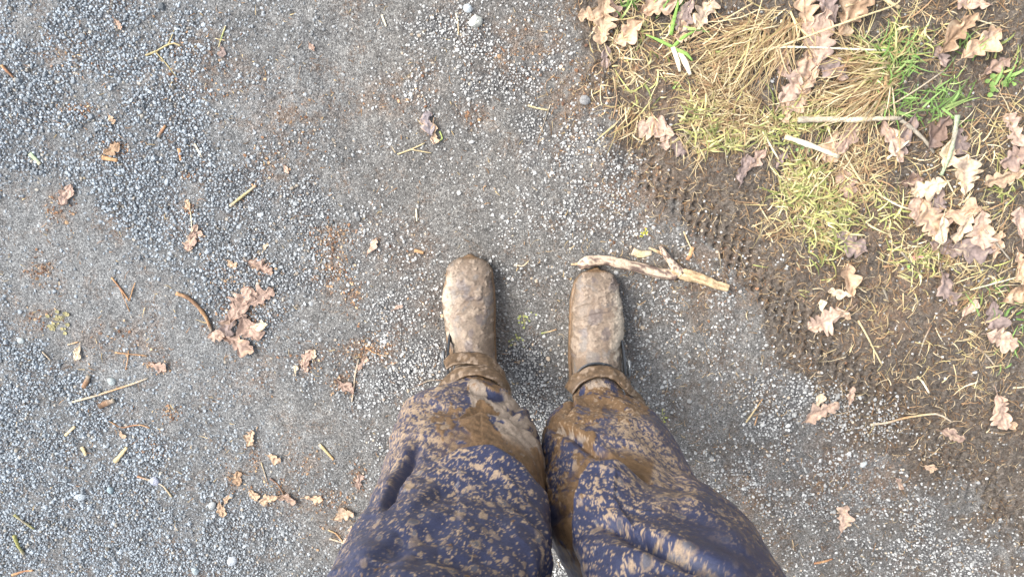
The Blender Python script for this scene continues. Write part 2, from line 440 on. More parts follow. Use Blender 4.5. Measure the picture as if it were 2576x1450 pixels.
# px, py, rx, ry, number, length px, heading deg (picture, counter-clockwise from right), spread deg, palette, lift mm, width mm
def clumps(name, lst):
    XX=[];YY=[];AA=[];LL=[];WW=[];LI=[];BE=[];CC=[]
    for (px, py, rx, ry, n, ln, hd, spd, pal, lift, wd) in lst:
        k_ = pal is YGREEN; n = int(n*(.58 if k_ else .62)); lift *= 1.4; wd *= (1.35 if k_ else 1.1)
        r = np.sqrt(rng.random(n)); th = rng.uniform(0, 6.283, n)
        qx = px+rx*r*np.cos(th); qy = py+ry*r*np.sin(th)
        x, y = P(qx, qy); XX.append(x); YY.append(y)
        AA.append(np.radians(rng.normal(hd, spd, n)))
        l = ln*PXM()*np.exp(rng.normal(0, .35, n)); LL.append(l)
        WW.append(wd*.001*rng.uniform(.5, 1.6, n)); LI.append(lift*.001*rng.uniform(.1, 1.2, n))
        BE.append(rng.normal(0, .5, n))
        c = np.array(pal)[rng.integers(0, len(pal), n)]*rng.uniform(.7, 1.2, (n, 1)); CC.append(c)
    X = np.concatenate(XX); Y = np.concatenate(YY)
    return ribbons(name, X, Y, groundh(X, Y), np.concatenate(AA), np.concatenate(LL), np.concatenate(WW), np.concatenate(LI), np.concatenate(BE), np.concatenate(CC))

clumps('dry_grass', [
    (1950,70,90,55,260,95,235,28,STRAW,16,1.8), (1880,110,90,60,220,85,215,35,STRAW,14,1.6),
    (1830,190,70,40,150,60,190,40,STRAW,10,1.5), (1840,260,80,60,260,45,185,30,STRAW,10,1.4),
    (1880,300,70,60,220,50,200,60,STRAW,9,1.4), (1760,230,60,60,120,45,170,40,STRAW,7,1.4),
    (2230,190,40,35,170,110,215,22,STRAW,20,1.8), (2190,230,60,40,200,95,222,22,STRAW,18,1.7),
    (2180,150,50,40,120,90,190,22,STRAW,16,1.6), (2130,120,60,30,90,70,190,60,STRAW,9,1.4),
    (2060,250,50,40,90,70,225,40,STRAW,10,1.5), (1590,300,60,45,110,45,250,30,STRAW,9,1.5),
    (1610,140,90,70,150,45,290,90,STRAW,7,1.5), (1560,60,70,60,90,50,270,90,STRAW,7,1.5),
    (1720,90,60,60,60,50,260,90,STRAW,6,1.5), (2080,450,120,80,330,50,60,90,STRAW,9,1.5),
    (2180,400,90,70,200,60,80,80,STRAW,9,1.5), (2290,640,90,60,120,45,60,90,STRAW,6,1.5),
    (2350,470,100,90,160,50,60,90,STRAW,7,1.5), (2450,700,110,70,150,45,60,90,STRAW,6,1.5),
    (2500,560,70,60,90,45,60,90,STRAW,6,1.5), (2480,900,90,120,120,40,60,90,STRAW,5,1.4),
    (2300,850,200,120,130,35,60,90,STRAW,4,1.2), (2150,760,150,100,120,30,60,90,STRAW,4,1.2),
    (2350,60,120,60,110,50,30,90,STRAW,6,1.4), (2520,300,60,90,90,45,60,90,STRAW,6,1.4),
    (1750,350,70,50,110,40,200,90,STRAW,6,1.4), (1980,560,100,60,170,45,80,90,STRAW,7,1.4),
    (2350,1000,200,120,80,30,60,90,STRAW,3,1.1), (1540,200,60,120,90,35,60,90,STRAW,5,1.3),
    (2440,350,120,50,100,50,60,90,STRAW,6,1.4)])
clumps('green_grass', [
    (1690,55,6,20,5,110,80,8,GREEN,12,5), (1700,60,15,15,8,70,20,60,GREEN,12,4),
    (2240,150,70,60,130,45,80,80,GREEN,14,2.0), (2280,110,60,50,70,45,60,90,YGREEN,14,2),
    (2240,250,60,40,60,45,30,80,GREEN,12,2), (2200,160,70,50,140,50,70,90,YGREEN,14,1.8),
    (2440,130,35,25,30,45,90,50,GREEN,14,2.4), (2330,260,70,40,45,45,70,90,GREEN,9,2.2), (2360,300,30,30,30,50,70,50,GREEN,10,2.5),
    (2520,200,30,30,16,50,80,50,GREEN,10,3), (2520,150,50,40,30,35,80,70,YGREEN,8,2),
    (2040,500,90,70,380,40,60,90,YGREEN,10,1.9), (2010,440,60,50,160,38,60,90,YGREEN,9,1.8), (2080,570,60,50,170,38,60,90,YGREEN,8,1.8),
    (2040,310,60,30,190,38,70,60,YGREEN,10,1.5), (1950,330,60,50,170,38,60,90,YGREEN,8,1.6), (1800,330,70,60,150,35,90,90,YGREEN,8,1.7), (1830,360,60,30,100,34,60,80,YGREEN,8,1.7),
    (1740,290,40,30,60,34,30,80,YGREEN,8,1.8), (1650,130,90,120,50,30,60,90,YGREEN,6,2), (1600,30,60,30,22,55,70,50,GREEN,10,2),
    (2200,520,70,60,120,36,60,90,YGREEN,7,1.6), (2070,630,60,40,70,34,60,90,YGREEN,7,1.6), (2280,640,60,40,50,34,60,90,YGREEN,6,1.6), (2330,670,80,40,70,36,60,90,YGREEN,7,1.6),
    (2500,760,50,50,24,42,80,70,GREEN,9,2.4), (2480,720,90,60,40,34,60,90,YGREEN,6,1.8), (2540,470,40,60,60,50,120,50,YGREEN,9,1.8), (2400,230,60,60,40,36,60,90,GREEN,7,1.8),
    (1620,260,50,40,30,32,60,90,YGREEN,6,1.8), (2550,860,60,80,30,34,60,90,GREEN,6,1.8), (2130,300,60,30,60,34,60,90,YGREEN,7,1.5), (1990,700,130,60,14,26,60,90,YGREEN,4,1.4)])
def roots():
    n = 8500
    qx = rng.uniform(1350, 2620, n*3); qy = rng.uniform(-40, 1500, n*3)
    m = f_mud(qx, qy); k = rng.random(n*3) < (.08+.92*m**1.2)*.9
    qx, qy = qx[k][:n], qy[k][:n]; n = qx.size
    x, y = P(qx, qy)
    c = np.array([(.33,.22,.12),(.25,.15,.08),(.42,.31,.18),(.18,.11,.06),(.50,.40,.26)])[rng.integers(0, 5, n)]*rng.uniform(.7, 1.2, (n, 1))
    o = ribbons('mud_fibres', x, y, groundh(x, y), rng.uniform(0, 6.28, n), .012*np.exp(rng.normal(0, .5, n)), .0011*rng.uniform(.5, 1.6, n), .004*rng.random(n)**2, rng.normal(0, 1.6, n), c)
    # thin fibres and stalk bits over the gravel
    n = 1500
    qx = rng.uniform(-40, 1900, n); qy = rng.uniform(-40, 1500, n); x, y = P(qx, qy)
    c = np.array([(.33,.20,.10),(.25,.14,.07),(.50,.38,.2),(.18,.11,.06)])[rng.integers(0, 4, n)]*rng.uniform(.7, 1.2, (n, 1))
    ribbons('loose_fibres', x, y, groundh(x, y)+.001, rng.uniform(0, 6.28, n), .009*np.exp(rng.normal(0, .5, n)), .001*rng.uniform(.5, 1.6, n), .003*rng.random(n)**2, rng.normal(0, .8, n), c)
roots()

# ------------------------------------------------------------------ crumbs of leaf and bark
def crumbs():
    V=[];F=[];C=[];nv=0
    for (cx, cy, rx, ry, n) in SPOTS:
        for _ in range(int(n*1.1)):
            qx = random.gauss(cx, rx*.5); qy = random.gauss(cy, ry*.5)
            x, y = P(qx, qy); x = float(x); y = float(y)
            r = random.choice([.0014, .002, .0028, .004])*random.uniform(.6, 1.2)
            k = random.randint(4, 6); a0 = random.random()*6.28; asp = random.uniform(.3, 1)
            rot = random.random()*6.28
            c = np.array(random.choice([(.30,.17,.10),(.22,.12,.07),(.38,.24,.14),(.16,.09,.06),(.45,.30,.18),(.27,.18,.13)]))*random.uniform(.7, 1.15)
            if random.random() < .06: c = np.array((.62,.45,.28))
            pts = []
            tz = random.uniform(-.35, .35); tw = random.uniform(-.35, .35)
            for q in range(k):
                a = a0+q/k*6.283; rr = r*random.uniform(.6, 1.2)
                ux = math.cos(a)*rr; uy = math.sin(a)*rr*asp
                pts.append((ux*math.cos(rot)-uy*math.sin(rot), ux*math.sin(rot)+uy*math.cos(rot)))
            V.append((x, y, .0022)); C.append(c)
            for ux, uy in pts: V.append((x+ux, y+uy, .0014+tz*ux+tw*uy)); C.append(c)
            for q in range(k): F.append((nv, nv+1+q, nv+1+(q+1) % k))
            nv += k+1
    V = np.array(V); V[:, 2] += groundh(V[:, 0], V[:, 1])
    me = mesh_np('leaf_crumbs', V, np.array(F), M_crumb, np.array(C), smooth=False)
    tag(link('leaf_crumbs', me), kind='stuff')
crumbs()

# ------------------------------------------------------------------ leaves
PAL = {'tan': (.56,.39,.26), 'pale': (.66,.51,.35), 'pink': (.50,.36,.28), 'mauve': (.26,.20,.18), 'red': (.37,.26,.205), 'orange': (.47,.34,.23), 'cream': (.70,.57,.40), 'grey': (.25,.22,.23), 'brown': (.33,.22,.14), 'dark': (.20,.135,.105)}
def leaf_mesh(L, W, lobes, pal, curl, fold, seed, stalk=.2, torn=0.):
    r = random.Random(seed); nu, nv = 14, 44
    u = np.linspace(-1, 1, nu+1); t = np.linspace(0, 1, nv+1)
    T, U = np.meshgrid(t, u, indexing='ij')
    env = np.sin(np.clip(T, 0, 1)**.8*math.pi)**.62*(.55+.6*T)*1.05
    env = np.where(T > .8, env*np.sqrt(np.clip((1.02-T)/.22, 0, 1))**.5, env)
    ph = r.uniform(-.15, .15)
    def side(sgn):
        p = ph+sgn*.12
        return (.42+.58*np.abs(np.sin((np.clip(T+.05*np.sin(T*9+seed+sgn),0,1)*lobes+p)*math.pi))**.6)*(1+.28*np.sin(T*6.5+seed*1.3+sgn*2))
    s = np.where(U > 0, side(1), side(-1))
    hw = W*.5*env*s
    if torn > 0:
        hw = hw*(1-torn*sst(.55, .75, fbm(T*6+seed, np.sign(U)*3+seed, 2, seed)))
    y0 = U*hw
    lobe_sweep = .055*L*np.abs(U)*s            # lobes lean towards the tip
    x0 = T*L*.93+lobe_sweep*env
    z0 = np.abs(U)**1.3*hw*fold+curl*L*(T-.5)**2*1.6
    z0 += (fbm(T*5+seed, U*2+seed*1.7, 3, seed)-.5)*L*.16
    vein = np.exp(-(U/.06)**2)
    sv = np.exp(-(((T*lobes+ph-np.abs(U)*.55) % 1-.5)/.09)**2)*(np.abs(U) > .05)
    z0 += -vein*.0006*L/.07-sv*.0004
    V = np.stack([x0, y0, z0], -1).reshape(-1, 3)
    F = grid_faces(nu+1, nv+1)
    base = np.array(PAL[pal])
    n = fbm(T*7+seed, U*3, 4, seed+3)[..., None]
    c = base*(1+(n-.5)*.7)
    c = c*(1-.28*(vein[..., None]))*(1-.12*sv[..., None])
    blot = sst(.56, .66, fbm(T*4+seed*2, U*2.2, 3, seed+9))[..., None]
    other = np.array(PAL[r.choice(['mauve', 'tan', 'brown', 'pink', 'pale'])])
    c = c*(1-.55*blot)+other*.55*blot*1.0
    C = c.reshape(-1, 3)
    # stalk: a thin strip with thickness
    k = 5; sv_ = []; sf = []; b0 = len(V)
    bend = r.uniform(-.3, .3)
    for i in range(k):
        q = i/(k-1); xx = -q*stalk*L+.02*L; yy = bend*stalk*L*q*q; ww = .0007+.0004*q
        for a in range(4):
            an = a*math.pi/2; sv_.append((xx, yy+math.cos(an)*ww, z0[0, nu//2]+.0004+math.sin(an)*ww))
    for i in range(k-1):
        for a in range(4):
            sf.append((b0+i*4+a, b0+i*4+(a+1) % 4, b0+(i+1)*4+(a+1) % 4, b0+(i+1)*4+a))
    V = np.concatenate([V, sv_]); F = np.concatenate([F, sf]); C = np.concatenate([C, np.tile(base*.8, (k*4, 1))])
    V[:, 0] -= L*.45
    V[:, 2] -= V[:, 2].min()*.8
    return mesh_np('oak_leaf', V, F, M_leaf, np.clip(C, 0, .85))
GRP = {'verge': 'fallen oak leaves on the grassy verge', 'mud': 'fallen leaves on the brown mud', 'path': 'leaf remains on the gravel path'}
# px, py, length px, heading deg, palette, curl, fold, lobes, lift mm, torn, group, label
LEAVES = [
 (1665,14,105,200,'tan',.25,.2,4,10,0,'verge','light tan oak leaf cut by the top edge, left of the straw tuft'),
 (1722,42,85,250,'mauve',.2,.1,3,7,0,'verge','mauve brown oak leaf tucked under the tan leaf at the top edge'),
 (1768,40,80,60,'pale',.3,.3,3,12,0,'verge','pale rounded oak leaf right of the mauve leaf near the top edge'),
 (1735,80,80,200,'tan',.2,.2,3,9,.2,'verge','tan leaf half under pale straw, just above the split white blade'),
 (1516,50,110,268,'orange',.5,.8,5,14,.4,'verge','narrow curled orange brown leaf standing upright by the mud edge near the top'),
 (1484,42,60,180,'tan',.5,.6,3,8,.3,'verge','small curled tan leaf lobe left of the narrow orange leaf'),
 (1580,82,80,218,'tan',.3,.9,3,12,0,'verge','folded tan leaf right of the narrow orange leaf, sharp crease along it'),
 (1522,142,55,275,'mauve',.3,.4,2,5,.2,'verge','small dark mauve leaf below the narrow orange leaf'),
 (1540,20,50,300,'red',.3,.4,2,4,.2,'verge','dark reddish leaf scrap at top edge above the folded tan leaf'),
 (1692,362,85,330,'mauve',.15,.1,4,2,0,'verge','darker mauve oak leaf lying under the pink one beside the bare mud hollow'),
 (1648,325,95,165,'pink',.18,.1,4,9,0,'verge','light pink broad oak leaf overlapping a darker one beside the mud hollow'),
 (1672,345,62,270,'pink',.2,.1,3,12,0,'verge','three lobed pinkish leaf piece on top of the pink and mauve leaf pair'),
 (2018,30,95,100,'tan',.2,.2,4,10,0,'verge','tan oak leaf at top of the leaf pile between the two straw tufts'),
 (2132,40,115,60,'brown',.25,.3,4,14,0,'verge','big brown oak leaf at the top edge under the long straw stem'),
 (2080,20,80,120,'mauve',.2,.2,3,6,0,'verge','mauve brown leaf left of the big brown leaf at the top edge'),
 (2055,100,125,85,'pink',.2,.15,4,14,0,'verge','largest pale pink oak leaf in middle of the leaf pile'),
 (2022,170,110,260,'tan',.15,.15,4,10,0,'verge','broad tan leaf in the pile below the white straw stem'),
 (2078,172,100,330,'mauve',.15,.1,3,8,0,'verge','shiny mauve leaf right of the broad tan leaf in the pile'),
 (2030,205,75,250,'tan',.2,.2,3,13,0,'verge','small tan leaf on top of lower part of the pile'),
 (2005,240,85,230,'pink',.2,.2,3,6,.1,'verge','pinkish leaf at the foot of the pile above the pale twig'),
 (1968,160,70,110,'pink',.2,.2,3,6,.1,'verge','pink leaf sticking out left from the pile beside the straw'),
 (1978,225,80,60,'pink',.2,.2,3,8,0,'verge','rosy leaf left of the foot of the leaf pile'),
 (1972,275,70,280,'orange',.2,.2,3,7,0,'verge','orange leaf directly above left end of the pale horizontal twig'),
 (2444,6,80,170,'pink',.2,.2,3,6,0,'verge','pinkish leaf at the top edge right of the green tussock'),
 (2395,88,115,50,'brown',.35,.7,3,20,0,'verge','big curled brown leaf like a fan right of the green tussock'),
 (2450,118,110,35,'tan',.35,.8,4,18,0,'verge','long ribbed tan leaf beside the big curled brown leaf'),
 (2362,140,60,300,'mauve',.3,.5,2,8,0,'verge','mauve folded leaf below the big curled brown leaf'),
 (2500,168,70,30,'red',.2,.2,3,4,.3,'verge','reddish brown leaf left of the round leaved weed'),
 (2144,246,65,60,'red',.2,.2,2,5,0,'verge','reddish leaf under the straw of the tussock'),
 (2164,280,45,250,'orange',.3,.3,2,8,0,'verge','small orange brown leaf touching the pale horizontal twig from above'),
 (2215,273,36,90,'cream',.3,.3,1,8,0,'verge','small cream oval leaf above the pale horizontal twig'),
 (2128,342,95,245,'red',.2,.15,3,6,0,'verge','dark red brown oak leaf right of the wide white reed'),
 (2085,368,80,255,'tan',.2,.2,3,5,.2,'verge','tan leaf under the wide white reed end'),
 (2235,355,110,300,'pink',.2,.2,4,10,0,'verge','large pinkish leaf under the straw below the pale twig'),
 (2270,340,100,250,'mauve',.2,.2,3,6,0,'verge','mauve leaf between the pale twig branch and the large pinkish leaf'),
 (2345,335,90,60,'dark',.45,.7,3,16,0,'verge','dark curled leaf left of the green lichen twig'),
 (2408,352,75,300,'mauve',.25,.3,3,8,0,'verge','mauve leaf right of the green lichen twig'),
 (2376,385,70,265,'pale',.4,.6,2,14,0,'verge','narrow pale leaf leaning on the green lichen twig'),
 (2545,330,90,120,'pink',.2,.2,4,8,0,'verge','pinkish leaf at the right edge level with the lichen twig'),
 (2552,395,90,200,'red',.25,.3,4,12,0,'verge','brown red leaf stack at the right edge below the pinkish leaf'),
 (2515,445,95,200,'orange',.3,.3,4,14,0,'verge','bright orange tan oak leaf near the right edge'),
 (2420,440,100,95,'pale',.25,.15,5,12,0,'verge','upright pale tan oak leaf right of the lichen twig foot'),
 (2325,470,85,198,'cream',.15,.1,5,20,0,'verge','brightest cream oak leaf with round lobes lying over darker leaves'),
 (2358,495,75,280,'mauve',.2,.1,4,7,0,'verge','greyish mauve leaf just under the brightest cream leaf'),
 (2290,455,60,10,'dark',.3,.3,3,5,0,'verge','dark leaf scrap left of the brightest cream leaf'),
 (2302,505,95,270,'pink',.2,.15,3,9,0,'verge','pinkish brown leaf below left of the brightest cream leaf'),
 (2335,550,115,300,'tan',.25,.2,5,16,0,'verge','long tan leaf with holes and round lobes, middle of the right leaf heap'),
 (2356,575,70,275,'cream',.2,.15,2,22,0,'verge','cream leaf tip with two round lobes on the right leaf heap'),
 (2408,532,95,10,'tan',.3,.5,2,20,0,'verge','folded triangular tan leaf casting a dark gap on the right leaf heap'),
 (2412,570,80,250,'pale',.3,.4,3,18,0,'verge','pale narrow leaf beside the dark gap of the folded leaf'),
 (2463,575,100,280,'pink',.3,.3,5,16,0,'verge','many lobed pinkish leaf right of the dark gap'),
 (2370,620,80,340,'mauve',.2,.1,3,3,0,'verge','dull mauve leaf at the lower left of the right leaf heap'),
 (2440,622,110,0,'mauve',.2,.1,4,4,0,'verge','broad dull mauve leaf at the foot of the right leaf heap'),
 (2502,615,70,80,'tan',.25,.3,3,10,0,'verge','tan leaf over right end of the broad mauve leaf'),
 (2135,608,90,330,'mauve',.2,.15,3,5,0,'verge','mauve leaf with thin stalk lying below the yellow green grass'),
 (2124,458,80,290,'red',.2,.2,3,4,.2,'verge','dark reddish leaf in the grass beside the wide white reed'),
 (1868,425,75,80,'mauve',.3,.3,3,5,.4,'mud','ragged mauve leaf on the mud left of the yellow green grass'),
 (1900,400,60,50,'red',.3,.3,2,4,.4,'mud','ragged reddish leaf on the mud right of the ragged mauve one'),
 (1960,400,45,60,'mauve',.2,.2,2,3,.2,'mud','small mauve leaf between the thin straw stem and the wide white reed'),
 (2128,700,85,105,'tan',.5,.9,2,16,0,'mud','curled tan leaf rolled like a tube standing on the mud'),
 (2108,735,60,170,'cream',.3,.3,3,6,.1,'mud','cream leaf piece at the foot of the rolled tan leaf'),
 (2380,722,100,300,'mauve',.2,.1,3,4,.2,'mud','greyish mauve leaf pressed flat in the mud at the right'),
 (2075,802,105,205,'pink',.25,.2,6,8,0,'mud','ragged pink oak leaf with many points beside the tyre marks'),
 (2062,765,32,100,'cream',.2,.1,1,12,0,'mud','round cream lobe above the ragged pink leaf by the tyre marks'),
 (2118,788,40,330,'orange',.3,.3,2,9,0,'mud','small orange leaf tip right of the ragged pink leaf'),
 (2436,774,55,50,'pink',.4,.5,2,6,0,'mud','small curled pinkish leaf left of the green grass blades at the right'),
 (2500,800,110,290,'mauve',.2,.15,4,6,0,'mud','large mauve leaf near the right edge under green blades'),
 (2512,850,90,340,'pink',.2,.2,4,8,0,'mud','pinkish leaf touching the large mauve leaf from below'),
 (2548,738,80,30,'brown',.3,.4,3,10,0,'mud','brown leaf cut by the right edge above the large mauve leaf'),
 (2560,670,90,290,'tan',.3,.3,4,10,0,'mud','tan leaf hanging over the right edge below the leaf heap'),
 (2560,560,80,100,'pink',.3,.3,3,9,0,'verge','pinkish curled leaf at the right edge beside the leaf heap'),
 (2059,1030,100,35,'pink',.25,.2,4,7,0,'mud','pink oak leaf with one pale lobe on the pebbles at lower right'),
 (2058,1002,38,80,'cream',.2,.1,1,12,0,'mud','pale oval lobe standing up from the pink leaf on the pebbles'),
 (2139,994,50,80,'pink',.3,.3,3,4,.3,'mud','small torn pinkish leaf above the pebble patch at lower right'),
 (2508,1028,100,290,'pink',.3,.3,5,9,0,'mud','pinkish leaf near the right edge above the dark lumpy mud'),
 (2535,1062,40,320,'tan',.4,.5,2,6,0,'mud','small tan leaf tip touching the pinkish leaf near the right edge'),
 (2391,1089,75,340,'red',.2,.15,3,2,.4,'mud','worn reddish leaf pressed in mud below the crooked pale twig'),
 (2120,1300,75,80,'pink',.2,.15,3,4,.1,'mud','lone pinkish leaf on the gravel at the bottom right'),
 (2258,1210,42,310,'red',.3,.3,2,3,.2,'mud','small reddish leaf scrap above the lone bottom right leaf'),
 (2336,1172,36,350,'orange',.3,.3,1,2,.2,'mud','small orange brown leaf scrap in the mud at the lower right'),
 (606,765,105,60,'red',.3,.3,4,9,.3,'path','largest crumpled reddish leaf on the path right of the curved twig'),
 (625,815,95,300,'red',.3,.3,4,12,.3,'path','crumpled reddish leaf half under the largest one'),
 (655,745,80,30,'red',.3,.4,4,6,.5,'path','torn pointed end of the crumpled leaf, pointing up right'),
 (580,808,75,250,'mauve',.3,.3,3,8,.2,'path','mauve brown crumpled leaf touching the end of the curved twig'),
 (548,843,50,185,'pink',.2,.15,1,6,0,'path','smooth pink leaf lobe at the end of the curved twig'),
 (600,862,90,335,'red',.25,.2,4,6,.1,'path','flat reddish leaf below the crumpled leaf with pale broken edge'),
 (652,818,50,10,'cream',.3,.3,1,12,0,'path','pale oval leaf lobe at right side of the crumpled leaf'),
 (657,670,68,335,'red',.3,.2,6,5,.2,'path','small toothed reddish leaf above the crumpled leaf'),
 (582,663,30,320,'orange',.3,.3,2,4,.1,'path','tiny orange leaf left of the small toothed leaf'),
 (668,620,22,60,'cream',.3,.3,1,3,.1,'path','tiny cream leaf fleck above the small toothed leaf'),
 (938,618,48,60,'pink',.15,.15,1,5,.1,'path','single flat pink leaf piece halfway between crumpled leaf and left boot'),
 (1078,312,62,100,'grey',.2,.15,2,5,0,'path','grey mauve leaf with a pale tattered base in the upper middle'),
 (1092,335,50,270,'tan',.4,.5,2,7,.3,'path','tattered pale tan leaf base under the grey mauve leaf'),
 (490,582,45,60,'red',.3,.3,2,5,.3,'path','brown leaf scrap beside the thin straw left of middle'),
 (482,605,55,250,'red',.3,.3,3,6,.2,'path','reddish leaf with a pink round lobe left of middle'),
 (503,587,22,350,'pink',.2,.2,1,8,0,'path','round pink lobe on the reddish leaf left of middle'),
 (474,515,28,110,'orange',.3,.3,2,6,.1,'path','small orange leaf at the upper end of the thin straw'),
 (198,885,42,250,'cream',.4,.5,2,8,.1,'path','small whitish curled leaf alone at the left'),
 (170,490,60,60,'red',.3,.2,3,3,.6,'path','decayed reddish leaf shreds at left above the grey silt'),
 (285,375,50,30,'brown',.4,.4,2,7,.3,'path','brown leaf clump above the orange wood chip at upper left'),
 (773,900,55,60,'red',.3,.3,3,5,.3,'path','reddish leaf scrap under two cream flecks left of the left ankle'),
 (744,928,26,90,'cream',.3,.2,1,6,0,'path','cream oval leaf left of the reddish scrap beside the left ankle'),
 (790,890,28,80,'cream',.3,.3,2,7,0,'path','cream leaf fleck on top of the reddish scrap beside the left ankle'),
 (765,920,36,300,'pink',.3,.3,2,6,.1,'path','pink rounded leaf bit between the two cream flecks'),
 (868,970,60,320,'red',.3,.3,3,4,.3,'path','reddish leaf piece crossed by the upright thin twig'),
 (912,912,45,60,'red',.3,.3,2,4,.3,'path','reddish leaf piece right of the top of the upright thin twig'),
 (400,920,50,340,'red',.3,.3,3,4,.4,'path','red brown leaf shred with a yellow tip below left of the crumpled leaf'),
 (905,1208,46,80,'red',.3,.4,3,6,.2,'path','small reddish curled leaf near the left trouser leg'),
 (680,1250,55,200,'orange',.4,.4,3,7,.2,'path','orange tan leaf with two lobes at the lower left of centre'),
 (722,1250,55,340,'red',.4,.4,3,6,.2,'path','reddish leaf beside the two lobed orange one at the bottom'),
 (790,1250,50,350,'tan',.4,.4,3,6,.2,'path','tan leaf scrap in the lower debris trail left of the trousers'),
 (865,1292,60,20,'orange',.4,.4,3,6,.2,'path','orange leaf scrap in the debris trail touching the trouser edge'),
 (880,1345,60,60,'pink',.3,.3,3,4,.3,'path','pinkish leaf remains beside the lower left edge of the trousers'),
 (630,1100,50,70,'orange',.4,.4,3,6,.3,'path','orange leaf shred on bluish gravel below the long thin twig'),
 (690,1150,40,330,'tan',.3,.3,3,5,.3,'path','tan leaf shred right of the orange shred on bluish gravel'),
 (640,1240,40,300,'orange',.4,.4,3,5,.2,'path','orange leaf crumb below the tan shred on bluish gravel'),
 (575,1250,30,60,'orange',.3,.3,2,5,.2,'path','small orange leaf curl at bottom left of centre'),
 (560,1275,45,280,'orange',.4,.5,3,6,.3,'path','knotted orange leaf remains below the flat grey pebble'),
 (600,1200,44,90,'brown',.3,.3,2,5,.1,'path','brown leaf bit with a yellow end on bluish gravel'),
 (310,1090,26,300,'orange',.3,.3,2,5,.2,'path','orange leaf bit at the end of the curved reddish twig'),
 (302,62,28,300,'pink',.2,.2,2,4,.1,'path','pink leaf bit with a cream edge near the top left'),
 (562,130,28,280,'mauve',.2,.2,1,3,.1,'path','small mauve leaf bit right of the forked yellow twig'),
 (282,300,26,300,'orange',.3,.3,2,5,.2,'path','small orange leaf flake left of the toothed debris at upper left'),
 (720,425,24,300,'pink',.2,.2,1,3,.1,'path','tiny pink leaf flake in the upper middle left'),
 (785,118,24,300,'red',.2,.2,1,3,.1,'path','tiny reddish leaf flake near the top middle'),
 (1003,770,26,30,'pink',.2,.2,1,3,.1,'path','small mauve pink leaf flake left of the left boot'),
]
for i, (px, py, ln, hd, pal, curl, fold, lob, lift, torn, g, lab) in enumerate(LEAVES):
    x, y = P(px, py); x, y = float(x), float(y)
    L = ln*PXM()
    me = leaf_mesh(L*1.08, L*random.uniform(.50, .80), lob, pal, curl*(.25 if g == 'path' else .5), fold*(.25 if g == 'path' else .55), 100+i*7, torn=max(torn, .45 if g == 'path' else random.choice([0, .2, .5])), stalk=random.uniform(.08, .3))
    o = link('oak_leaf' if lob > 1 else 'leaf_piece', me)
    o.location = (x, y, float(groundh(np.array([x]), np.array([y]))[0])+.0018+lift*(.0003 if g == 'path' else .0006))
    o.rotation_euler = (random.uniform(-.12, .12), random.uniform(-.12, .12), math.radians(hd))
    tag(o, lab, 'leaf', GRP[g])

# ------------------------------------------------------------------ twigs, straws, chips
def tube_mesh(pts, rad, cols, sides=7, flat=1.0, rough=.15, seed=0, sub=5, cap=True):
    """pts world list (x,y,z); rad list; cols list of rgb; resampled with noise"""
    r = np.random.default_rng(seed); pts = np.array(pts, float); rad = np.array(rad, float); cols = np.array(cols, float)
    n = len(pts); t = np.arange(n); tt = np.linspace(0, n-1, (n-1)*sub+1)
    S = np.stack([np.interp(tt, t, pts[:, k]) for k in range(3)], 1)
    if n > 2:
        for _ in range(2): S[1:-1] = (S[:-2]+2*S[1:-1]+S[2:])/4
    R = np.interp(tt, t, rad)*(1+r.uniform(-rough, rough, len(tt)))
    C = np.stack([np.interp(tt, t, cols[:, k]) for k in range(3)], 1)
    V = []; CC = []
    for i in range(len(S)):
        a = S[min(i+1, len(S)-1)]-S[max(i-1, 0)]; a = a/(np.linalg.norm(a)+1e-9)
        side = np.array([-a[1], a[0], 0]); side = side/(np.linalg.norm(side)+1e-9); up = np.cross(a, side)
        for k in range(sides):
            an = k/sides*2*math.pi; q = R[i]*(1+r.uniform(-rough, rough)*.6)
            V.append(S[i]+side*math.cos(an)*q+up*math.sin(an)*q*flat); CC.append(C[i]*r.uniform(.85, 1.12))
    F = [tuple(f) for f in grid_faces(sides, len(S), wrap=True)]
    V.append(S[0]); CC.append(C[0]*1.1); V.append(S[-1]); CC.append(C[-1]*1.1); e = len(V)
    for k in range(sides):
        F.append((e-2, (k+1) % sides, k, k)); b = (len(S)-1)*sides; F.append((e-1, b+k, b+(k+1) % sides, b+(k+1) % sides))
    me = bpy.data.meshes.new('twig'); me.from_pydata([tuple(v) for v in V], [], [f if f[2] != f[3] else f[:3] for f in F])
    c = np.ones((len(V), 4), np.float32); c[:, :3] = np.array(CC)
    a = me.color_attributes.new('col', 'FLOAT_COLOR', 'POINT'); a.data.foreach_set('color', c.ravel())
    finish(me, M_twig)
    return me
TP = {'straw': (.60,.48,.28), 'white': (.78,.70,.52), 'wood': (.52,.31,.16), 'ybark': (.46,.38,.20), 'brown': (.25,.15,.09), 'red': (.32,.16,.09), 'grey': (.34,.30,.24), 'dark': (.10,.07,.05), 'pale': (.55,.45,.33), 'lichen': (.38,.46,.30), 'green': (.40,.48,.16), 'moss': (.33,.32,.12)}
def gz(x, y): return float(groundh(np.array([x]), np.array([y]))[0])
def wp(pp, r, lift=0.):
    out = []
    for p in pp:
        x, y = P(p[0], p[1]); x, y = float(x), float(y)
        out.append((x, y, gz(x, y)+r*.8+.0012+lift*.001+(p[2]*.001 if len(p) > 2 else 0)))
    return out
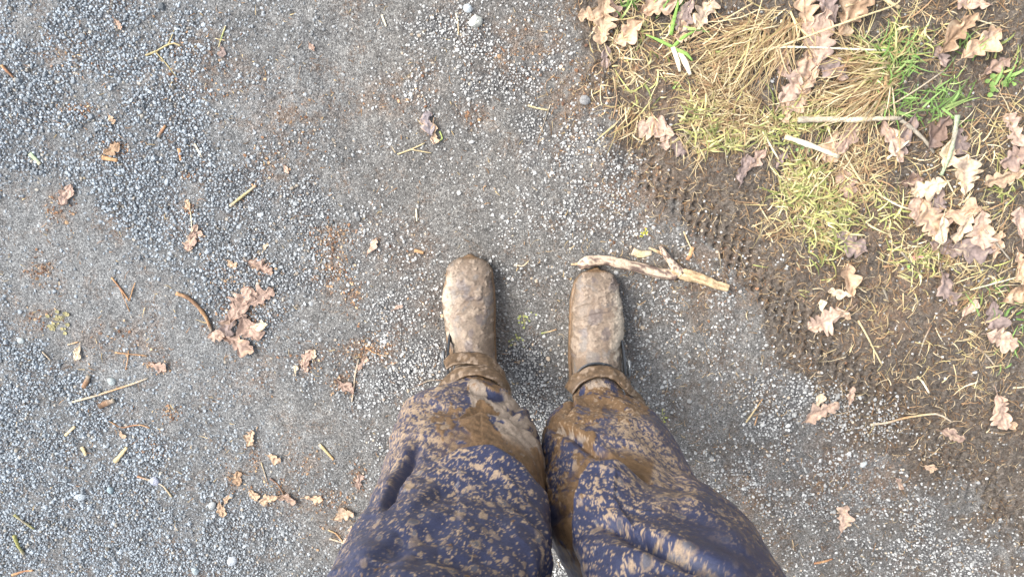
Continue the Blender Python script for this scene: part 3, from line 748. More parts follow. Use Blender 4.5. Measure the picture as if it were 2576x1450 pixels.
# name, points (px,py[,mm up]), width px, colour, flat, extra branches, category, group, label
TW = [
 ('twig', [(445,737),(470,745),(498,768),(518,797),(527,818),(533,832)], 10, ['wood','brown','brown','wood','brown','grey'], 1, [], 'twig', 'twigs on the path', 'curved smooth brown twig touching the crumpled reddish leaf'),
 ('twig', [(370,140),(394,131),(408,122),(424,113),(440,109),(456,116)], 5, ['ybark']*6, 1, [[(424,113),(433,95),(440,77)],[(394,131),(418,158),(445,192)]], 'twig', 'twigs on the path', 'forked yellowish twig on gravel near the upper left'),
 ('twig', [(580,518),(598,503),(622,485),(640,470),(645,466)], 7, ['pale','ybark','ybark','pale','wood'], 1, [[(640,470),(634,462)]], 'twig', 'twigs on the path', 'short knobbly pale twig left of middle in upper half'),
 ('twig', [(186,1008),(240,994),(300,975),(350,958),(376,948)], 5.5, ['pale','pale','wood','pale','grey'], 1, [], 'twig', 'twigs on the path', 'longest thin straight twig lying across the lower left gravel'),
 ('twig', [(903,902),(893,940),(890,975),(885,1010)], 4.5, ['grey','pale','pale','pale'], 1, [], 'twig', 'twigs on the path', 'thin upright twig crossing reddish leaf pieces left of the left trouser leg'),
 ('twig', [(920,870),(940,885),(975,895)], 3.5, ['wood','wood','pale'], 1, [], 'twig', 'twigs on the path', 'small curved reddish stalk right of the thin upright twig'),
 ('twig', [(1052,968),(1080,955),(1112,955)], 3.5, ['brown','grey','brown'], 1, [], 'twig', 'twigs on the path', 'thin dark twig poking out beside the left trouser cuff'),
 ('twig', [(290,886),(330,889),(372,893)], 4, ['wood','brown','wood'], 1, [[(325,880),(323,905),(318,928)]], 'twig', 'twigs on the path', 'small cross shaped twig at the left'),
 ('twig', [(280,698),(300,722),(326,756)], 4.5, ['wood','red','wood'], 1, [[(326,756),(334,725),(340,710)],[(300,722),(325,785)]], 'twig', 'twigs on the path', 'V shaped reddish twig on grey silt at the left'),
 ('twig', [(286,1063),(310,1075),(335,1068),(358,1066),(378,1074)], 4, ['brown','brown','red','wood','wood'], 1, [[(310,1075),(268,1052)]], 'twig', 'twigs on the path', 'bent reddish twig with a curl below the dark bark chunk'),
 ('twig', [(400,345),(410,328),(419,316)], 8, ['grey','red','wood'], .8, [], 'twig', 'twigs on the path', 'short stubby reddish stick in the upper left quarter'),
 ('twig', [(8,165),(20,178),(38,196)], 7, ['wood','red','brown'], 1, [], 'twig', 'twigs on the path', 'short brown twig at the upper left edge'),
 ('twig', [(38,1343),(50,1372),(64,1392)], 9, ['moss','moss','grey'], 1, [], 'twig', 'twigs on the path', 'mossy greenish twig in the bottom left corner'),
 ('twig', [(33,1443),(60,1435),(84,1432)], 7, ['wood','red','wood'], .8, [], 'twig', 'twigs on the path', 'reddish wood sliver at the bottom left corner edge'),
 ('twig', [(40,1290),(58,1305),(88,1328)], 7, ['moss','grey','moss'], 1, [], 'twig', 'twigs on the path', 'dark mossy twig above the bottom left corner'),
 ('straw', [(350,1193),(380,1203),(415,1215),(436,1245)], 5, ['red','pale','pale','straw'], 1, [], 'twig', 'twigs on the path', 'pale jointed stalk ending in orange shreds at lower left'),
 ('twig', [(910,1318),(925,1332),(945,1352)], 5, ['brown','straw','pale'], .7, [], 'twig', 'twigs on the path', 'short split stick touching leaf remains at the bottom by the trousers') ,
 ('twig', [(830,1352),(860,1360),(900,1382)], 4.5, ['pale','pale','grey'], 1, [], 'twig', 'twigs on the path', 'long pale splinter on the gravel near the bottom by the trousers'),
 ('twig', [(826,1330),(848,1340),(886,1392)], 4, ['straw','wood','straw'], 1, [], 'twig', 'twigs on the path', 'thin bent orange stalk at the bottom beside the trousers'),
 ('twig', [(658,1160),(668,1190),(674,1212)], 3.2, ['straw','pale','brown'], 1, [], 'twig', 'twigs on the path', 'thin upright stalk above the two lobed orange leaf'),
 ('twig', [(680,1200),(700,1215),(715,1240)], 5, ['mauve','brown','brown'], 1, [], 'twig', 'twigs on the path', 'dark bent stalk running into the two lobed orange leaf'),
 ('wood_chip', [(259,396),(276,399),(298,403)], 11, ['wood','wood','wood'], .45, [], 'wood chip', 'wood chips', 'orange wood chip below the brown leaf clump at upper left'),
 ('wood_chip', [(76,386),(90,400),(103,414)], 12, ['lichen','lichen','grey'], .4, [], 'wood chip', 'wood chips', 'flat greenish grey chip near the left edge'),
 ('wood_chip', [(292,1158),(306,1142),(322,1122)], 11, ['straw','straw','straw'], .45, [], 'wood chip', 'wood chips', 'split pale yellow chip on bluish gravel at lower left'),
 ('wood_chip', [(168,1092),(180,1080),(192,1070)], 8, ['straw','pale','straw'], .5, [], 'wood chip', 'wood chips', 'narrow cream chip on bluish gravel below the longest thin twig'),
 ('wood_chip', [(207,1122),(214,1132),(218,1143)], 11, ['straw','straw','straw'], .5, [], 'wood chip', 'wood chips', 'short stubby pale chip left of the split yellow chip'),
 ('wood_chip', [(804,1117),(820,1134),(840,1154)], 8.5, ['straw','ybark','wood'], .6, [], 'wood chip', 'wood chips', 'yellow stick piece left of the left trouser leg'),
 ('wood_chip', [(1743,621),(1738,640),(1730,655)], 12, ['wood','wood','red'], .4, [], 'wood chip', 'wood chips', 'flat orange brown chip right of the forked stick'),
 ('wood_chip', [(1043,629),(1055,632),(1066,635)], 9, ['wood','wood','wood'], .5, [], 'wood chip', 'wood chips', 'small orange chip above and left of the left boot'),
 ('wood_chip', [(403,400),(404,410),(406,424)], 0.1, ['wood','wood','wood'], .5, [], 'wood chip', 'wood chips', '-'),
 ('wood_chip', [(452,373),(454,390),(456,404)], 8, ['wood','red','wood'], .5, [], 'wood chip', 'wood chips', 'narrow brown chip standing left of the cream splinter in the upper left quarter'),
 ('bark_piece', [(252,1020),(268,1012),(290,1005)], 17, ['dark','brown','grey'], .5, [], 'bark', 'wood chips', 'dark ridged bark chunk under the longest thin twig'),
 ('bark_piece', [(214,972),(221,958),(226,942)], 14, ['brown','brown','grey'], .6, [], 'bark', 'wood chips', 'brown bark lump above left end of the longest thin twig'),
 ('bark_piece', [(1592,632),(1612,641),(1640,636)], 19, ['pale','straw','pale'], .22, [], 'bark', 'wood chips', 'flat pale bark flake lying above the forked stick'),
 ('bark_piece', [(565,1225),(588,1232)], 0.1, ['brown','brown'], .5, [], 'bark', 'wood chips', '-'),
 ('bark_piece', [(780,1350),(800,1360)], 0.1, ['brown','brown'], .5, [], 'bark', 'wood chips', '-'),
 ('wood_chip', [(2145,1330),(2165,1325),(2185,1318)], 0.1, ['wood','wood','wood'], .5, [], 'wood chip', 'wood chips', '-'),
 ('wood_chip', [(2045,1412),(2068,1408),(2092,1400)], 7, ['red','wood','red'], .6, [], 'wood chip', 'wood chips', 'reddish wood sliver near the bottom right of the trousers'),
 ('straw', [(491,362),(498,375),(506,390)], 5, ['white','white','white'], .5, [], 'straw', 'straw pieces on the path', 'short cream splinter in the upper left quarter'),
 ('straw', [(1047,525),(1049,556)], 4, ['white','white'], .6, [], 'straw', 'straw pieces on the path', 'short upright white straw above the left boot'),
 ('straw', [(1231,532),(1240,540),(1253,562)], 0.1, ['white','white','white'], .6, [], 'straw', 'straw pieces on the path', '-'),
 ('straw', [(1293,665),(1316,669),(1330,655)], 3.5, ['white','pale','straw'], .6, [], 'straw', 'straw pieces on the path', 'bent white straw between the two boot tips'),
 ('straw', [(1362,838),(1380,834),(1400,828)], 4, ['green','straw','wood'], .6, [], 'straw', 'straw pieces on the path', 'yellow green straw between the two boots'),
 ('straw', [(1000,388),(1034,376),(1068,360)], 4, ['straw','straw','straw'], .7, [[(1034,376),(1068,382),(1085,385)]], 'straw', 'straw pieces on the path', 'forked yellowish straw under the tattered leaf base'),
 ('straw', [(1106,330),(1114,350),(1092,358)], 4, ['green','green','green'], .7, [], 'straw', 'straw pieces on the path', 'bent green blade right of the grey mauve leaf'),
 ('straw', [(961,38),(966,52),(972,67)], 5, ['white','white','white'], .6, [], 'straw', 'straw pieces on the path', 'white straw near the top edge left of the large pale pebble'),
 ('straw', [(1147,34),(1153,55),(1154,88)], 4, ['white','pale','straw'], .7, [], 'straw', 'straw pieces on the path', 'long pale straw among white pebbles near the top'),
 ('straw', [(1385,262),(1372,300),(1353,358)], 2.2, ['pale','grey','brown'], 1, [], 'straw', 'straw pieces on the path', 'hair thin long stem right of the upper middle'),
 ('straw', [(1328,265),(1350,272),(1380,277)], 4.5, ['straw','straw','straw'], .8, [], 'straw', 'straw pieces on the path', 'wavy yellow stem near the top of the hair thin stem'),
 ('straw', [(1877,1061),(1898,1032),(1919,1001)], 5, ['straw','straw','wood'], .6, [[(1898,1068),(1905,1045)]], 'straw', 'straw pieces on the path', 'forked yellow straw on the gravel right of the right trouser leg'),
 ('straw', [(478,508),(484,560),(482,600)], 3, ['straw','white','straw'], 1, [], 'straw', 'straw pieces on the path', 'thin upright straw crossing the reddish leaf scraps left of middle'),
 ('straw', [(157,865),(178,885)], 0.1, ['pale','pale'], 1, [], 'straw', 'straw pieces on the path', '-'),
 ('straw', [(110,882),(130,905)], 3.5, ['pale','pale'], 1, [], 'straw', 'straw pieces on the path', 'grey white straw just left of the small whitish leaf'),
 ('straw', [(172,866),(200,858)], 4, ['pale','wood'], 1, [], 'straw', 'straw pieces on the path', 'short tan straw above the small whitish leaf'),
 ('straw', [(385,155),(395,165)], 0.1, ['pale','pale'], 1, [], 'straw', 'straw pieces on the path', '-'),
 ('straw', [(571,67),(561,95),(553,120)], 3.5, ['straw','green','straw'], 1, [[(570,103),(545,98)]], 'straw', 'straw pieces on the path', 'thin straw with side shoots right of the forked yellow twig'),
 ('grass_stem', [(1800,131,4),(1875,133,8),(1950,120,14),(2040,122,16),(2130,126,16),(2228,128,10)], 6, ['green','straw','white','white','white','white'], .6, [], 'grass stem', 'long stems on the verge', 'longest curved white straw stem crossing the leaf pile'),
 ('grass_stem', [(1780,180,2),(1870,150,6),(1996,104,22),(2120,58,24),(2240,18,18),(2256,4,14)], 5.5, ['straw','straw','straw','straw','straw','straw'], .6, [], 'grass stem', 'long stems on the verge', 'long slanting yellow stem across the leaf pile rising to the top right'),
 ('grass_stem', [(2115,20,18),(2145,11,18),(2185,-8,16)], 6, ['straw']*3, .6, [], 'grass stem', 'long stems on the verge', 'short yellow stem at the top edge over the big brown leaf'),
 ('grass_stem', [(2205,-12,10),(2230,8,10),(2257,21,8)], 10, ['straw']*3, .6, [], 'grass stem', 'long stems on the verge', 'thick short straw at the top edge right of the big brown leaf'),
 ('grass_stem', [(1720,105,3),(1800,62,8),(1890,10,12)], 4, ['straw']*3, .6, [], 'grass stem', 'long stems on the verge', 'slanting straw stem left of the straw tuft at the top'),
 ('grass_stem', [(1870,140,6),(1895,60,10),(1915,-5,10)], 4, ['straw']*3, .6, [], 'grass stem', 'long stems on the verge', 'upright straw stem through the straw tuft at the top'),
 ('reed', [(1967,343,10),(2010,358,12),(2055,375,12),(2103,394,8)], 14, ['straw','white','white','white'], .35, [], 'reed', 'long stems on the verge', 'wide flat cream reed, brightest strip on the verge'),
 ('grass_stem', [(1916,330,6),(1935,368,6),(1970,421,4)], 5, ['straw','white','straw'], .6, [], 'grass stem', 'long stems on the verge', 'pale stem slanting down just left of the wide cream reed'),
 ('grass_stem', [(2116,381,6),(2150,440,9),(2193,501,5)], 6, ['straw']*3, .6, [], 'grass stem', 'long stems on the verge', 'straw stem slanting down right from the end of the wide cream reed'),
 ('grass_stem', [(2201,485,6),(2250,515,8),(2302,530,6)], 5.5, ['straw','white','straw'], .6, [], 'grass stem', 'long stems on the verge', 'bent straw stem pointing at the long tan leaf with holes'),
 ('grass_stem', [(2225,399,10),(2250,378,14),(2278,354,14)], 6, ['white']*3, .6, [], 'grass stem', 'long stems on the verge', 'white stem lying over the large pinkish leaf'),
 ('grass_stem', [(2436,727,4),(2500,710,6),(2590,684,6)], 4, ['straw','white','straw'], .6, [], 'grass stem', 'long stems on the verge', 'thin straw stem running out over the right edge'),
 ('grass_stem', [(2075,262,6),(2110,250,8),(2160,230,12),(2235,215,14)], 4, ['straw']*4, .6, [], 'grass stem', 'long stems on the verge', 'straw stem at the foot of the tussock above the pale twig'),
 ('grass_stem', [(2050,238,8),(2075,200,12),(2095,172,14)], 4, ['straw']*3, .6, [], 'grass stem', 'long stems on the verge', 'slim straw leaning over the shiny mauve leaf'),
 ('grass_stem', [(2200,286,8),(2290,230,16),(2365,180,14)], 4, ['straw','pale','grey'], .6, [], 'grass stem', 'long stems on the verge', 'long grey straw slanting from the pale twig to the curled brown leaf'),
 ('twig', [(1998,302,10),(2060,300,12),(2130,302,12),(2200,298,12),(2258,298,10)], 15, ['grey','pale','white','pale','grey'], .9, [[(2258,302,10),(2290,325,12),(2320,355,10),(2342,384,6)]], 'branch', 'sticks on the verge', 'knobbly pale branch lying level across the verge, bending down at its right end'),
 ('twig', [(2396,290,14),(2388,340,14),(2378,390,10),(2364,440,6)], 12, ['lichen','grey','lichen','lichen'], .9, [], 'branch', 'sticks on the verge', 'grey green lichen covered twig standing between curled leaves'),
 ('twig', [(2188,1066),(2230,1062),(2275,1052),(2318,1043),(2352,1038),(2370,1044),(2388,1056)], 6, ['pale','pale','wood','straw','pale','pale','pale'], 1, [], 'twig', 'sticks on the verge', 'crooked pale twig on the mud in the lower right'),
 ('twig', [(2160,806),(2178,840),(2196,876),(2217,916)], 5, ['straw','straw','straw','straw'], .8, [[(2196,876),(2198,915)]], 'twig', 'sticks on the verge', 'pale yellow stalk lying upright on the mud right of the tyre marks'),
 ('twig', [(2306,945),(2322,960),(2333,985)], 6, ['straw','white','white'], .6, [], 'twig', 'sticks on the verge', 'short curved whitish stalk on the mud at the lower right'),
 ('twig', [(2409,636),(2440,670),(2490,710)], 0.1, ['grey','grey','grey'], 1, [], 'twig', 'sticks on the verge', '-'),
 ('twig', [(2262,632,4),(2295,668,5),(2320,698,3)], 5, ['grey','dark','straw'], 1, [], 'twig', 'sticks on the verge', 'dark grey twig beside the tiny pink petal'),
 ('twig', [(2468,574,12),(2500,612,12),(2530,650,10)], 5, ['grey','grey','grey'], 1, [], 'twig', 'sticks on the verge', 'thin grey twig over the tan leaf at the right heap'),
 ('twig', [(1325,822),(1305,860)], 0.1, ['grey','grey'], 1, [], 'twig', 'sticks on the verge', '-'),
 ('twig', [(2218,715),(2228,740),(2238,762)], 6, ['dark','grey','dark'], 1, [], 'twig', 'sticks on the verge', 'short dark twig in the mud below right of the rolled tan leaf'),
 ('twig', [(2458,872),(2476,888),(2500,918)], 5, ['brown','grey','pale'], 1, [], 'twig', 'sticks on the verge', 'short grey twig below the pinkish leaf near the right edge'),
 ('twig', [(2340,820),(2325,850),(2310,892)], 4.5, ['brown','grey','grey'], 1, [], 'twig', 'sticks on the verge', 'dull brown twig leaning left on the mud in the middle right'),
 ('twig', [(1720,582),(1728,600),(1742,630),(1750,648)], 4, ['straw','straw','pale','brown'], 1, [[(1722,590),(1732,612)]], 'twig', 'sticks on the verge', 'curly straw stalk just above the flat orange brown chip'),
]
TP['mauve'] = (.24,.16,.13)
for i, (nm, pp, wpx, cl, flat, br, cat, g, lab) in enumerate(TW):
    if lab == '-': continue
    r = wpx*PXM()*.5
    W_ = wp(pp, r*flat)
    k = len(pp)
    me = tube_mesh(W_, [r*(1-.25*q/(k-1)) for q in range(k)], [TP[c] for c in cl], 8, flat, .16, 300+i)
    o = link(nm, me); tag(o, lab, cat, g)
    for b in br:
        Wb = wp(b, r*.7)
        mb = tube_mesh(Wb, [r*.75*(1-.4*q/(len(b)-1)) for q in range(len(b))], [TP[cl[-1]]]*len(b), 6, flat, .16, 400+i)
        link('side_shoot', mb, o)

# ------------------------------------------------------------------ the broken forked stick
def stick():
    e = bpy.data.objects.new('broken_stick', None); COL.objects.link(e)
    x, y = P(1640, 685); e.location = (float(x), float(y), 0)
    tag(e, 'broken forked stick with flaking bark and bare orange end beside the right boot tip', 'stick')
    def put(name, pts, wid, colf, nu=16, seg=46, flat=.8, seed=1):
        n = len(pts); t = np.linspace(0, 1, seg); tn = np.linspace(0, 1, n)
        px = np.interp(t, tn, [p[0] for p in pts]); py = np.interp(t, tn, [p[1] for p in pts]); zz = np.interp(t, tn, [p[2] for p in pts])
        for _ in range(3):
            for a in (px, py, zz): a[1:-1] = (a[:-2]+2*a[1:-1]+a[2:])/4
        X, Y = P(px, py); R = np.interp(t, tn, wid)*PXM()*.5
        Zc = groundh(X, Y)+zz*.001+R*flat
        dx = np.gradient(X); dy = np.gradient(Y); l = np.hypot(dx, dy); sx, sy = -dy/l, dx/l
        th = np.arange(nu)/nu*2*math.pi
        T, A = np.meshgrid(t, th, indexing='ij')
        rr = R[:, None]*(1+.28*(fbm(T*26, np.cos(A)*1.3+seed*9, 3, seed)-.5)+.16*(fbm(T*6, np.cos(A)*4+seed*5+np.sin(A)*4, 2, seed+4)-.5))
        Vx = X[:, None]+sx[:, None]*np.cos(A)*rr; Vy = Y[:, None]+sy[:, None]*np.cos(A)*rr; Vz = Zc[:, None]+np.sin(A)*rr*flat
        V = np.stack([Vx, Vy, Vz], -1).reshape(-1, 3)
        C = colf(T, A).reshape(-1, 3)
        F = grid_faces(nu, seg, wrap=True)
        e1, e2 = len(V), len(V)+1
        V = np.concatenate([V, [[X[0], Y[0], Zc[0]]], [[X[-1], Y[-1], Zc[-1]]]]); C = np.concatenate([C, C[:1]*.6, C[-1:]*1.1])
        k = np.arange(nu); k2 = (k+1) % nu; b = (seg-1)*nu
        F = np.concatenate([F, np.stack([np.full(nu, e1), k2, k, k], 1), np.stack([np.full(nu, e2), b+k, b+k2, b+k2], 1)])
        me = bpy.data.meshes.new(name); me.from_pydata([tuple(v) for v in V], [], [tuple(f) if f[2] != f[3] else tuple(f[:3]) for f in F])
        c = np.ones((len(V), 4), np.float32); c[:, :3] = C; a = me.color_attributes.new('col', 'FLOAT_COLOR', 'POINT'); a.data.foreach_set('color', c.ravel())
        finish(me, M_twig); o = link(name, me, e); o.location = (-e.location[0], -e.location[1], 0); return o
    def bark(T, A):
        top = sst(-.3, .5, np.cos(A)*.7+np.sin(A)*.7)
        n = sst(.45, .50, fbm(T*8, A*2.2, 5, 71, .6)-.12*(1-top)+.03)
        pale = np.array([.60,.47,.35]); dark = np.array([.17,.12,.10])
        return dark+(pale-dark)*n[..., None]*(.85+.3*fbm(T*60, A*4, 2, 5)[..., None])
    def bare(T, A):
        n = fbm(T*5, A*5, 3, 81)[..., None]; a = np.array([.68,.50,.30]); b = np.array([.40,.25,.14])
        g = sst(.3, .7, T)[..., None]
        return (b+(a-b)*np.clip(n*1.6-.2+.3*g, 0, 1))*(.6+.55*sst(.35, .65, fbm(T*4, A*7, 3, 3, .7)))[..., None]
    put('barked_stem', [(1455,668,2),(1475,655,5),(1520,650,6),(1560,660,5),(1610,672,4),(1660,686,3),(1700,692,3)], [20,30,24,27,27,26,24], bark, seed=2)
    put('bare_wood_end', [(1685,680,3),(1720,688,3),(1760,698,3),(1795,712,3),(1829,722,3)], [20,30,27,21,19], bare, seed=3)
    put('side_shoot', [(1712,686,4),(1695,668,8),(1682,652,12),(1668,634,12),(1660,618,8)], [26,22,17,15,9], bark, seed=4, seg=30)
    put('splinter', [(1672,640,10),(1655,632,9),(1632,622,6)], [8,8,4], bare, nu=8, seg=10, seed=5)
    put('splinter', [(1475,655,6),(1462,662,3),(1436,664,2)], [12,8,4], bare, nu=8, seg=10, seed=6)
stick()

# ------------------------------------------------------------------ bigger pebbles, small weeds, flecks
def pebble(px, py, sz, col, lab, seed, flat=.5, asp=.8):
    r = np.random.default_rng(seed)
    nu, nv = 12, 7; u = np.arange(nu)/nu*2*math.pi; v = np.linspace(-1.2, 1.5, nv)
    Vv, U = np.meshgrid(v, u, indexing='ij')
    k = 1+.2*(fbm(np.cos(U)*1.5+5+seed, np.sin(U)*1.5+Vv, 2, seed)-.5)*2
    R = sz*PXM()*.5
    V = np.stack([np.cos(U)*np.cos(Vv)*R*k, np.sin(U)*np.cos(Vv)*R*k*asp, np.sin(Vv)*R*flat*k], -1).reshape(-1, 3)
    F = grid_faces(nu, nv, wrap=True)
    V = np.concatenate([V, [[0, 0, R*flat*1.0]]]); b = (nv-1)*nu; i = np.arange(nu)
    F = np.concatenate([F, np.stack([b+i, b+(i+1) % nu, np.full(nu, len(V)-1), np.full(nu, len(V)-1)], 1)])
    me = bpy.data.meshes.new('pebble'); me.from_pydata([tuple(q) for q in V], [], [tuple(f) if f[2] != f[3] else tuple(f[:3]) for f in F])
    c = np.ones((len(V), 4), np.float32); c[:, :3] = col; a = me.color_attributes.new('col', 'FLOAT_COLOR', 'POINT'); a.data.foreach_set('color', c.ravel())
    finish(me, M_stone, False); o = link('pebble', me); x, y = P(px, py); o.location = (float(x), float(y), gz(float(x), float(y))+R*flat*.35); o.rotation_euler = (0, 0, r.uniform(0, 6))
    tag(o, lab, 'pebble', 'larger pebbles on the path')
for q in [(1197,56,32,(.50,.51,.46),'largest pale squarish pebble near the top middle',.7,.85),
          (1177,22,22,(.42,.46,.48),'grey blue pebble up left of the largest pale pebble at the top',.6,.9),
          (1211,52,0,None,None,0,0),
          (205,1246,32,(.34,.38,.41),'flat blue grey pebble in the lower left gravel, longest of them',.35,.6),
          (281,1229,22,(.28,.36,.39),'smooth teal grey pebble right of the flat blue grey one',.6,.8),
          (393,1206,25,(.37,.39,.47),'lilac grey round pebble below the brown leaf bit',.6,.9),
          (536,1267,24,(.36,.38,.38),'grey pebble under a thin stalk on the silt at the bottom left',.5,.8),
          (494,1430,24,(.34,.40,.42),'bluish pebble at the bottom edge of the gravel',.5,.8),
          (587,1406,32,(.38,.41,.44),'large bluish pebble at the bottom beside a thin orange stalk',.4,.8),
          (55,855,18,(.45,.50,.50),'pale green grey pebble at the left edge above the dense gravel',.6,.9),
          (283,958,24,(.36,.41,.41),'grey green pebble beside the brown bark lump',.5,.8),
          (1302,150,0,None,None,0,0),
          (1470,252,26,(.25,.25,.25),'dark grey round pebble at the mud edge in upper middle',.6,.9),
          (2026,850,0,None,None,0,0),
          (820,505,0,None,None,0,0),
          (2170,1165,22,(.48,.52,.52),'pale bluish oblong pebble on the muddy gravel at lower right',.6,.45)]:
    if q[3] is not None: pebble(q[0], q[1], q[2], q[3], q[4], q[0]*3+q[1], q[5], q[6])

def small_plant(px, py, sz, n, col, name, lab, cat, seed, up=6, mat=None):
    """rosette of small round leaves on short stalks: one mesh per leaf pair would be below a pixel, so one object"""
    r = random.Random(seed); V = []; F = []; C = []; x0, y0 = P(px, py); x0, y0 = float(x0), float(y0)
    z0 = gz(x0, y0)
    root = bpy.data.objects.new(name, None); COL.objects.link(root); root.location = (x0, y0, z0); tag(root, lab, cat)
    for i in range(n):
        a = r.random()*6.28; d = sz*PXM()*math.sqrt(r.random()); lx, ly = math.cos(a)*d, math.sin(a)*d; lz = up*.001*r.uniform(.4, 1)
        R = sz*PXM()*r.uniform(.08, .18) if cat in ('moss', 'lichen') else sz*PXM()*r.uniform(.16, .30)
        V = [(lx, ly, lz-.0008)]; F = []; k = 9
        for q in range(k):
            b = q/k*6.283; V.append((lx+math.cos(b)*R, ly+math.sin(b)*R*.85, lz+R*.15*math.cos(b*2)))
            F.append((0, 1+q, 1+(q+1) % k))
        b0 = len(V); wv = .0005
        V += [(lx-wv, ly, lz-.001), (lx+wv, ly, lz-.001), (lx*.2+wv, ly*.2, 0), (lx*.2-wv, ly*.2, 0)]; F.append((b0, b0+1, b0+2, b0+3))
        me = bpy.data.meshes.new('leaflet'); me.from_pydata(V, [], F)
        c = np.ones((len(V), 4), np.float32); c[:, :3] = np.array(col)*r.uniform(.75, 1.2); at = me.color_attributes.new('col', 'FLOAT_COLOR', 'POINT'); at.data.foreach_set('color', c.ravel())
        finish(me, mat or M_blade); link('leaflet', me, root)
small_plant(2498,212,26,14,(.22,.34,.10),'weed','round leaved green weed cluster near the upper right edge','plant',1)
small_plant(2010,372,22,5,(.26,.42,.16),'weed','pale green weed with oval leaves under the wide cream reed','plant',2,10)
small_plant(1695,218,14,6,(.30,.44,.12),'weed','small bright green sprout left of the split grass by the clods','plant',3)
small_plant(2240,245,14,3,(.32,.38,.24),'weed','grey green leaflets under the tussock straw','plant',4)
small_plant(2290,660,14,4,(.24,.42,.12),'weed','bright green seedling right of the dark grey twig','plant',5)
small_plant(2150,630,16,5,(.28,.42,.12),'weed','green seedling below the mauve leaf with thin stalk','plant',6)
small_plant(1622,588,16,12,(.62,.60,.08),'lichen_tuft','bright yellow green lichen tuft above the forked stick','lichen',7,3)
small_plant(1325,800,26,12,(.42,.46,.16),'moss_sprig','sparse yellow green moss sprigs between the boots','moss',8,3)
small_plant(1302,858,22,9,(.45,.47,.18),'moss_sprig','yellow green moss sprigs nearest the left ankle','moss',9,3)
small_plant(1665,1045,20,10,(.42,.44,.12),'moss_sprig','green moss tuft right of the right trouser knee','moss',10,3)
small_plant(2302,648,13,4,(.72,.25,.27),'petal','tiny pink petals beside the dark grey twig','petal',11,4)
small_plant(2545,205,16,6,(.24,.40,.10),'weed','green weed leaves at the right edge under the reddish leaf','plant',12)
small_plant(150,810,34,22,(.33,.30,.15),'moss_sprig','yellowish moss patch on grey silt at the far left','moss',13,2)
# split pale grass base
def split_blade():
    root = bpy.data.objects.new('split_grass_base', None); COL.objects.link(root)
    x, y = P(1690, 150); x, y = float(x), float(y); root.location = (x, y, gz(x, y)); tag(root, 'bleached split grass base with green blades pointing right', 'grass stem', 'long stems on the verge')
    for pts, wd, c in [([(1690,120,8),(1700,155,14),(1706,182,12)], 12, 'white'), ([(1706,130,8),(1722,165,14),(1732,190,10)], 14, 'white'),
                       ([(1690,120,8),(1715,95,12),(1745,80,10)], 8, 'green'), ([(1695,125,8),(1720,135,14),(1738,155,10)], 8, 'green'), ([(1690,120,8),(1660,105,10),(1625,88,6)], 7, 'green'), ([(1685,90,6),(1692,50,14),(1702,10,16)], 9, 'green')]:
        W_ = [(p[0]-x, p[1]-y, p[2]-root.location[2]) for p in wp(pts, .002)]
        r = wd*PXM()*.5
        o = link('blade', tube_mesh(W_, [r, r, r*.5], [TP[c] if c != 'green' else (.25,.42,.10)]*3, 8, .25, .1, wd+pts[0][0]), root)
split_blade()

# ------------------------------------------------------------------ the person
person = bpy.data.objects.new('person', None); COL.objects.link(person)
tag(person, 'person in mud splashed navy trousers and muddy rubber boots, seen from above', 'person')

NAVY = np.array([.040,.048,.098]); DRY = np.array([.34,.255,.18]); WET = np.array([.155,.096,.052]); PALE = np.array([.29,.235,.19]); GREYSP = np.array([.15,.145,.16]); RUB = np.array([.165,.126,.094])

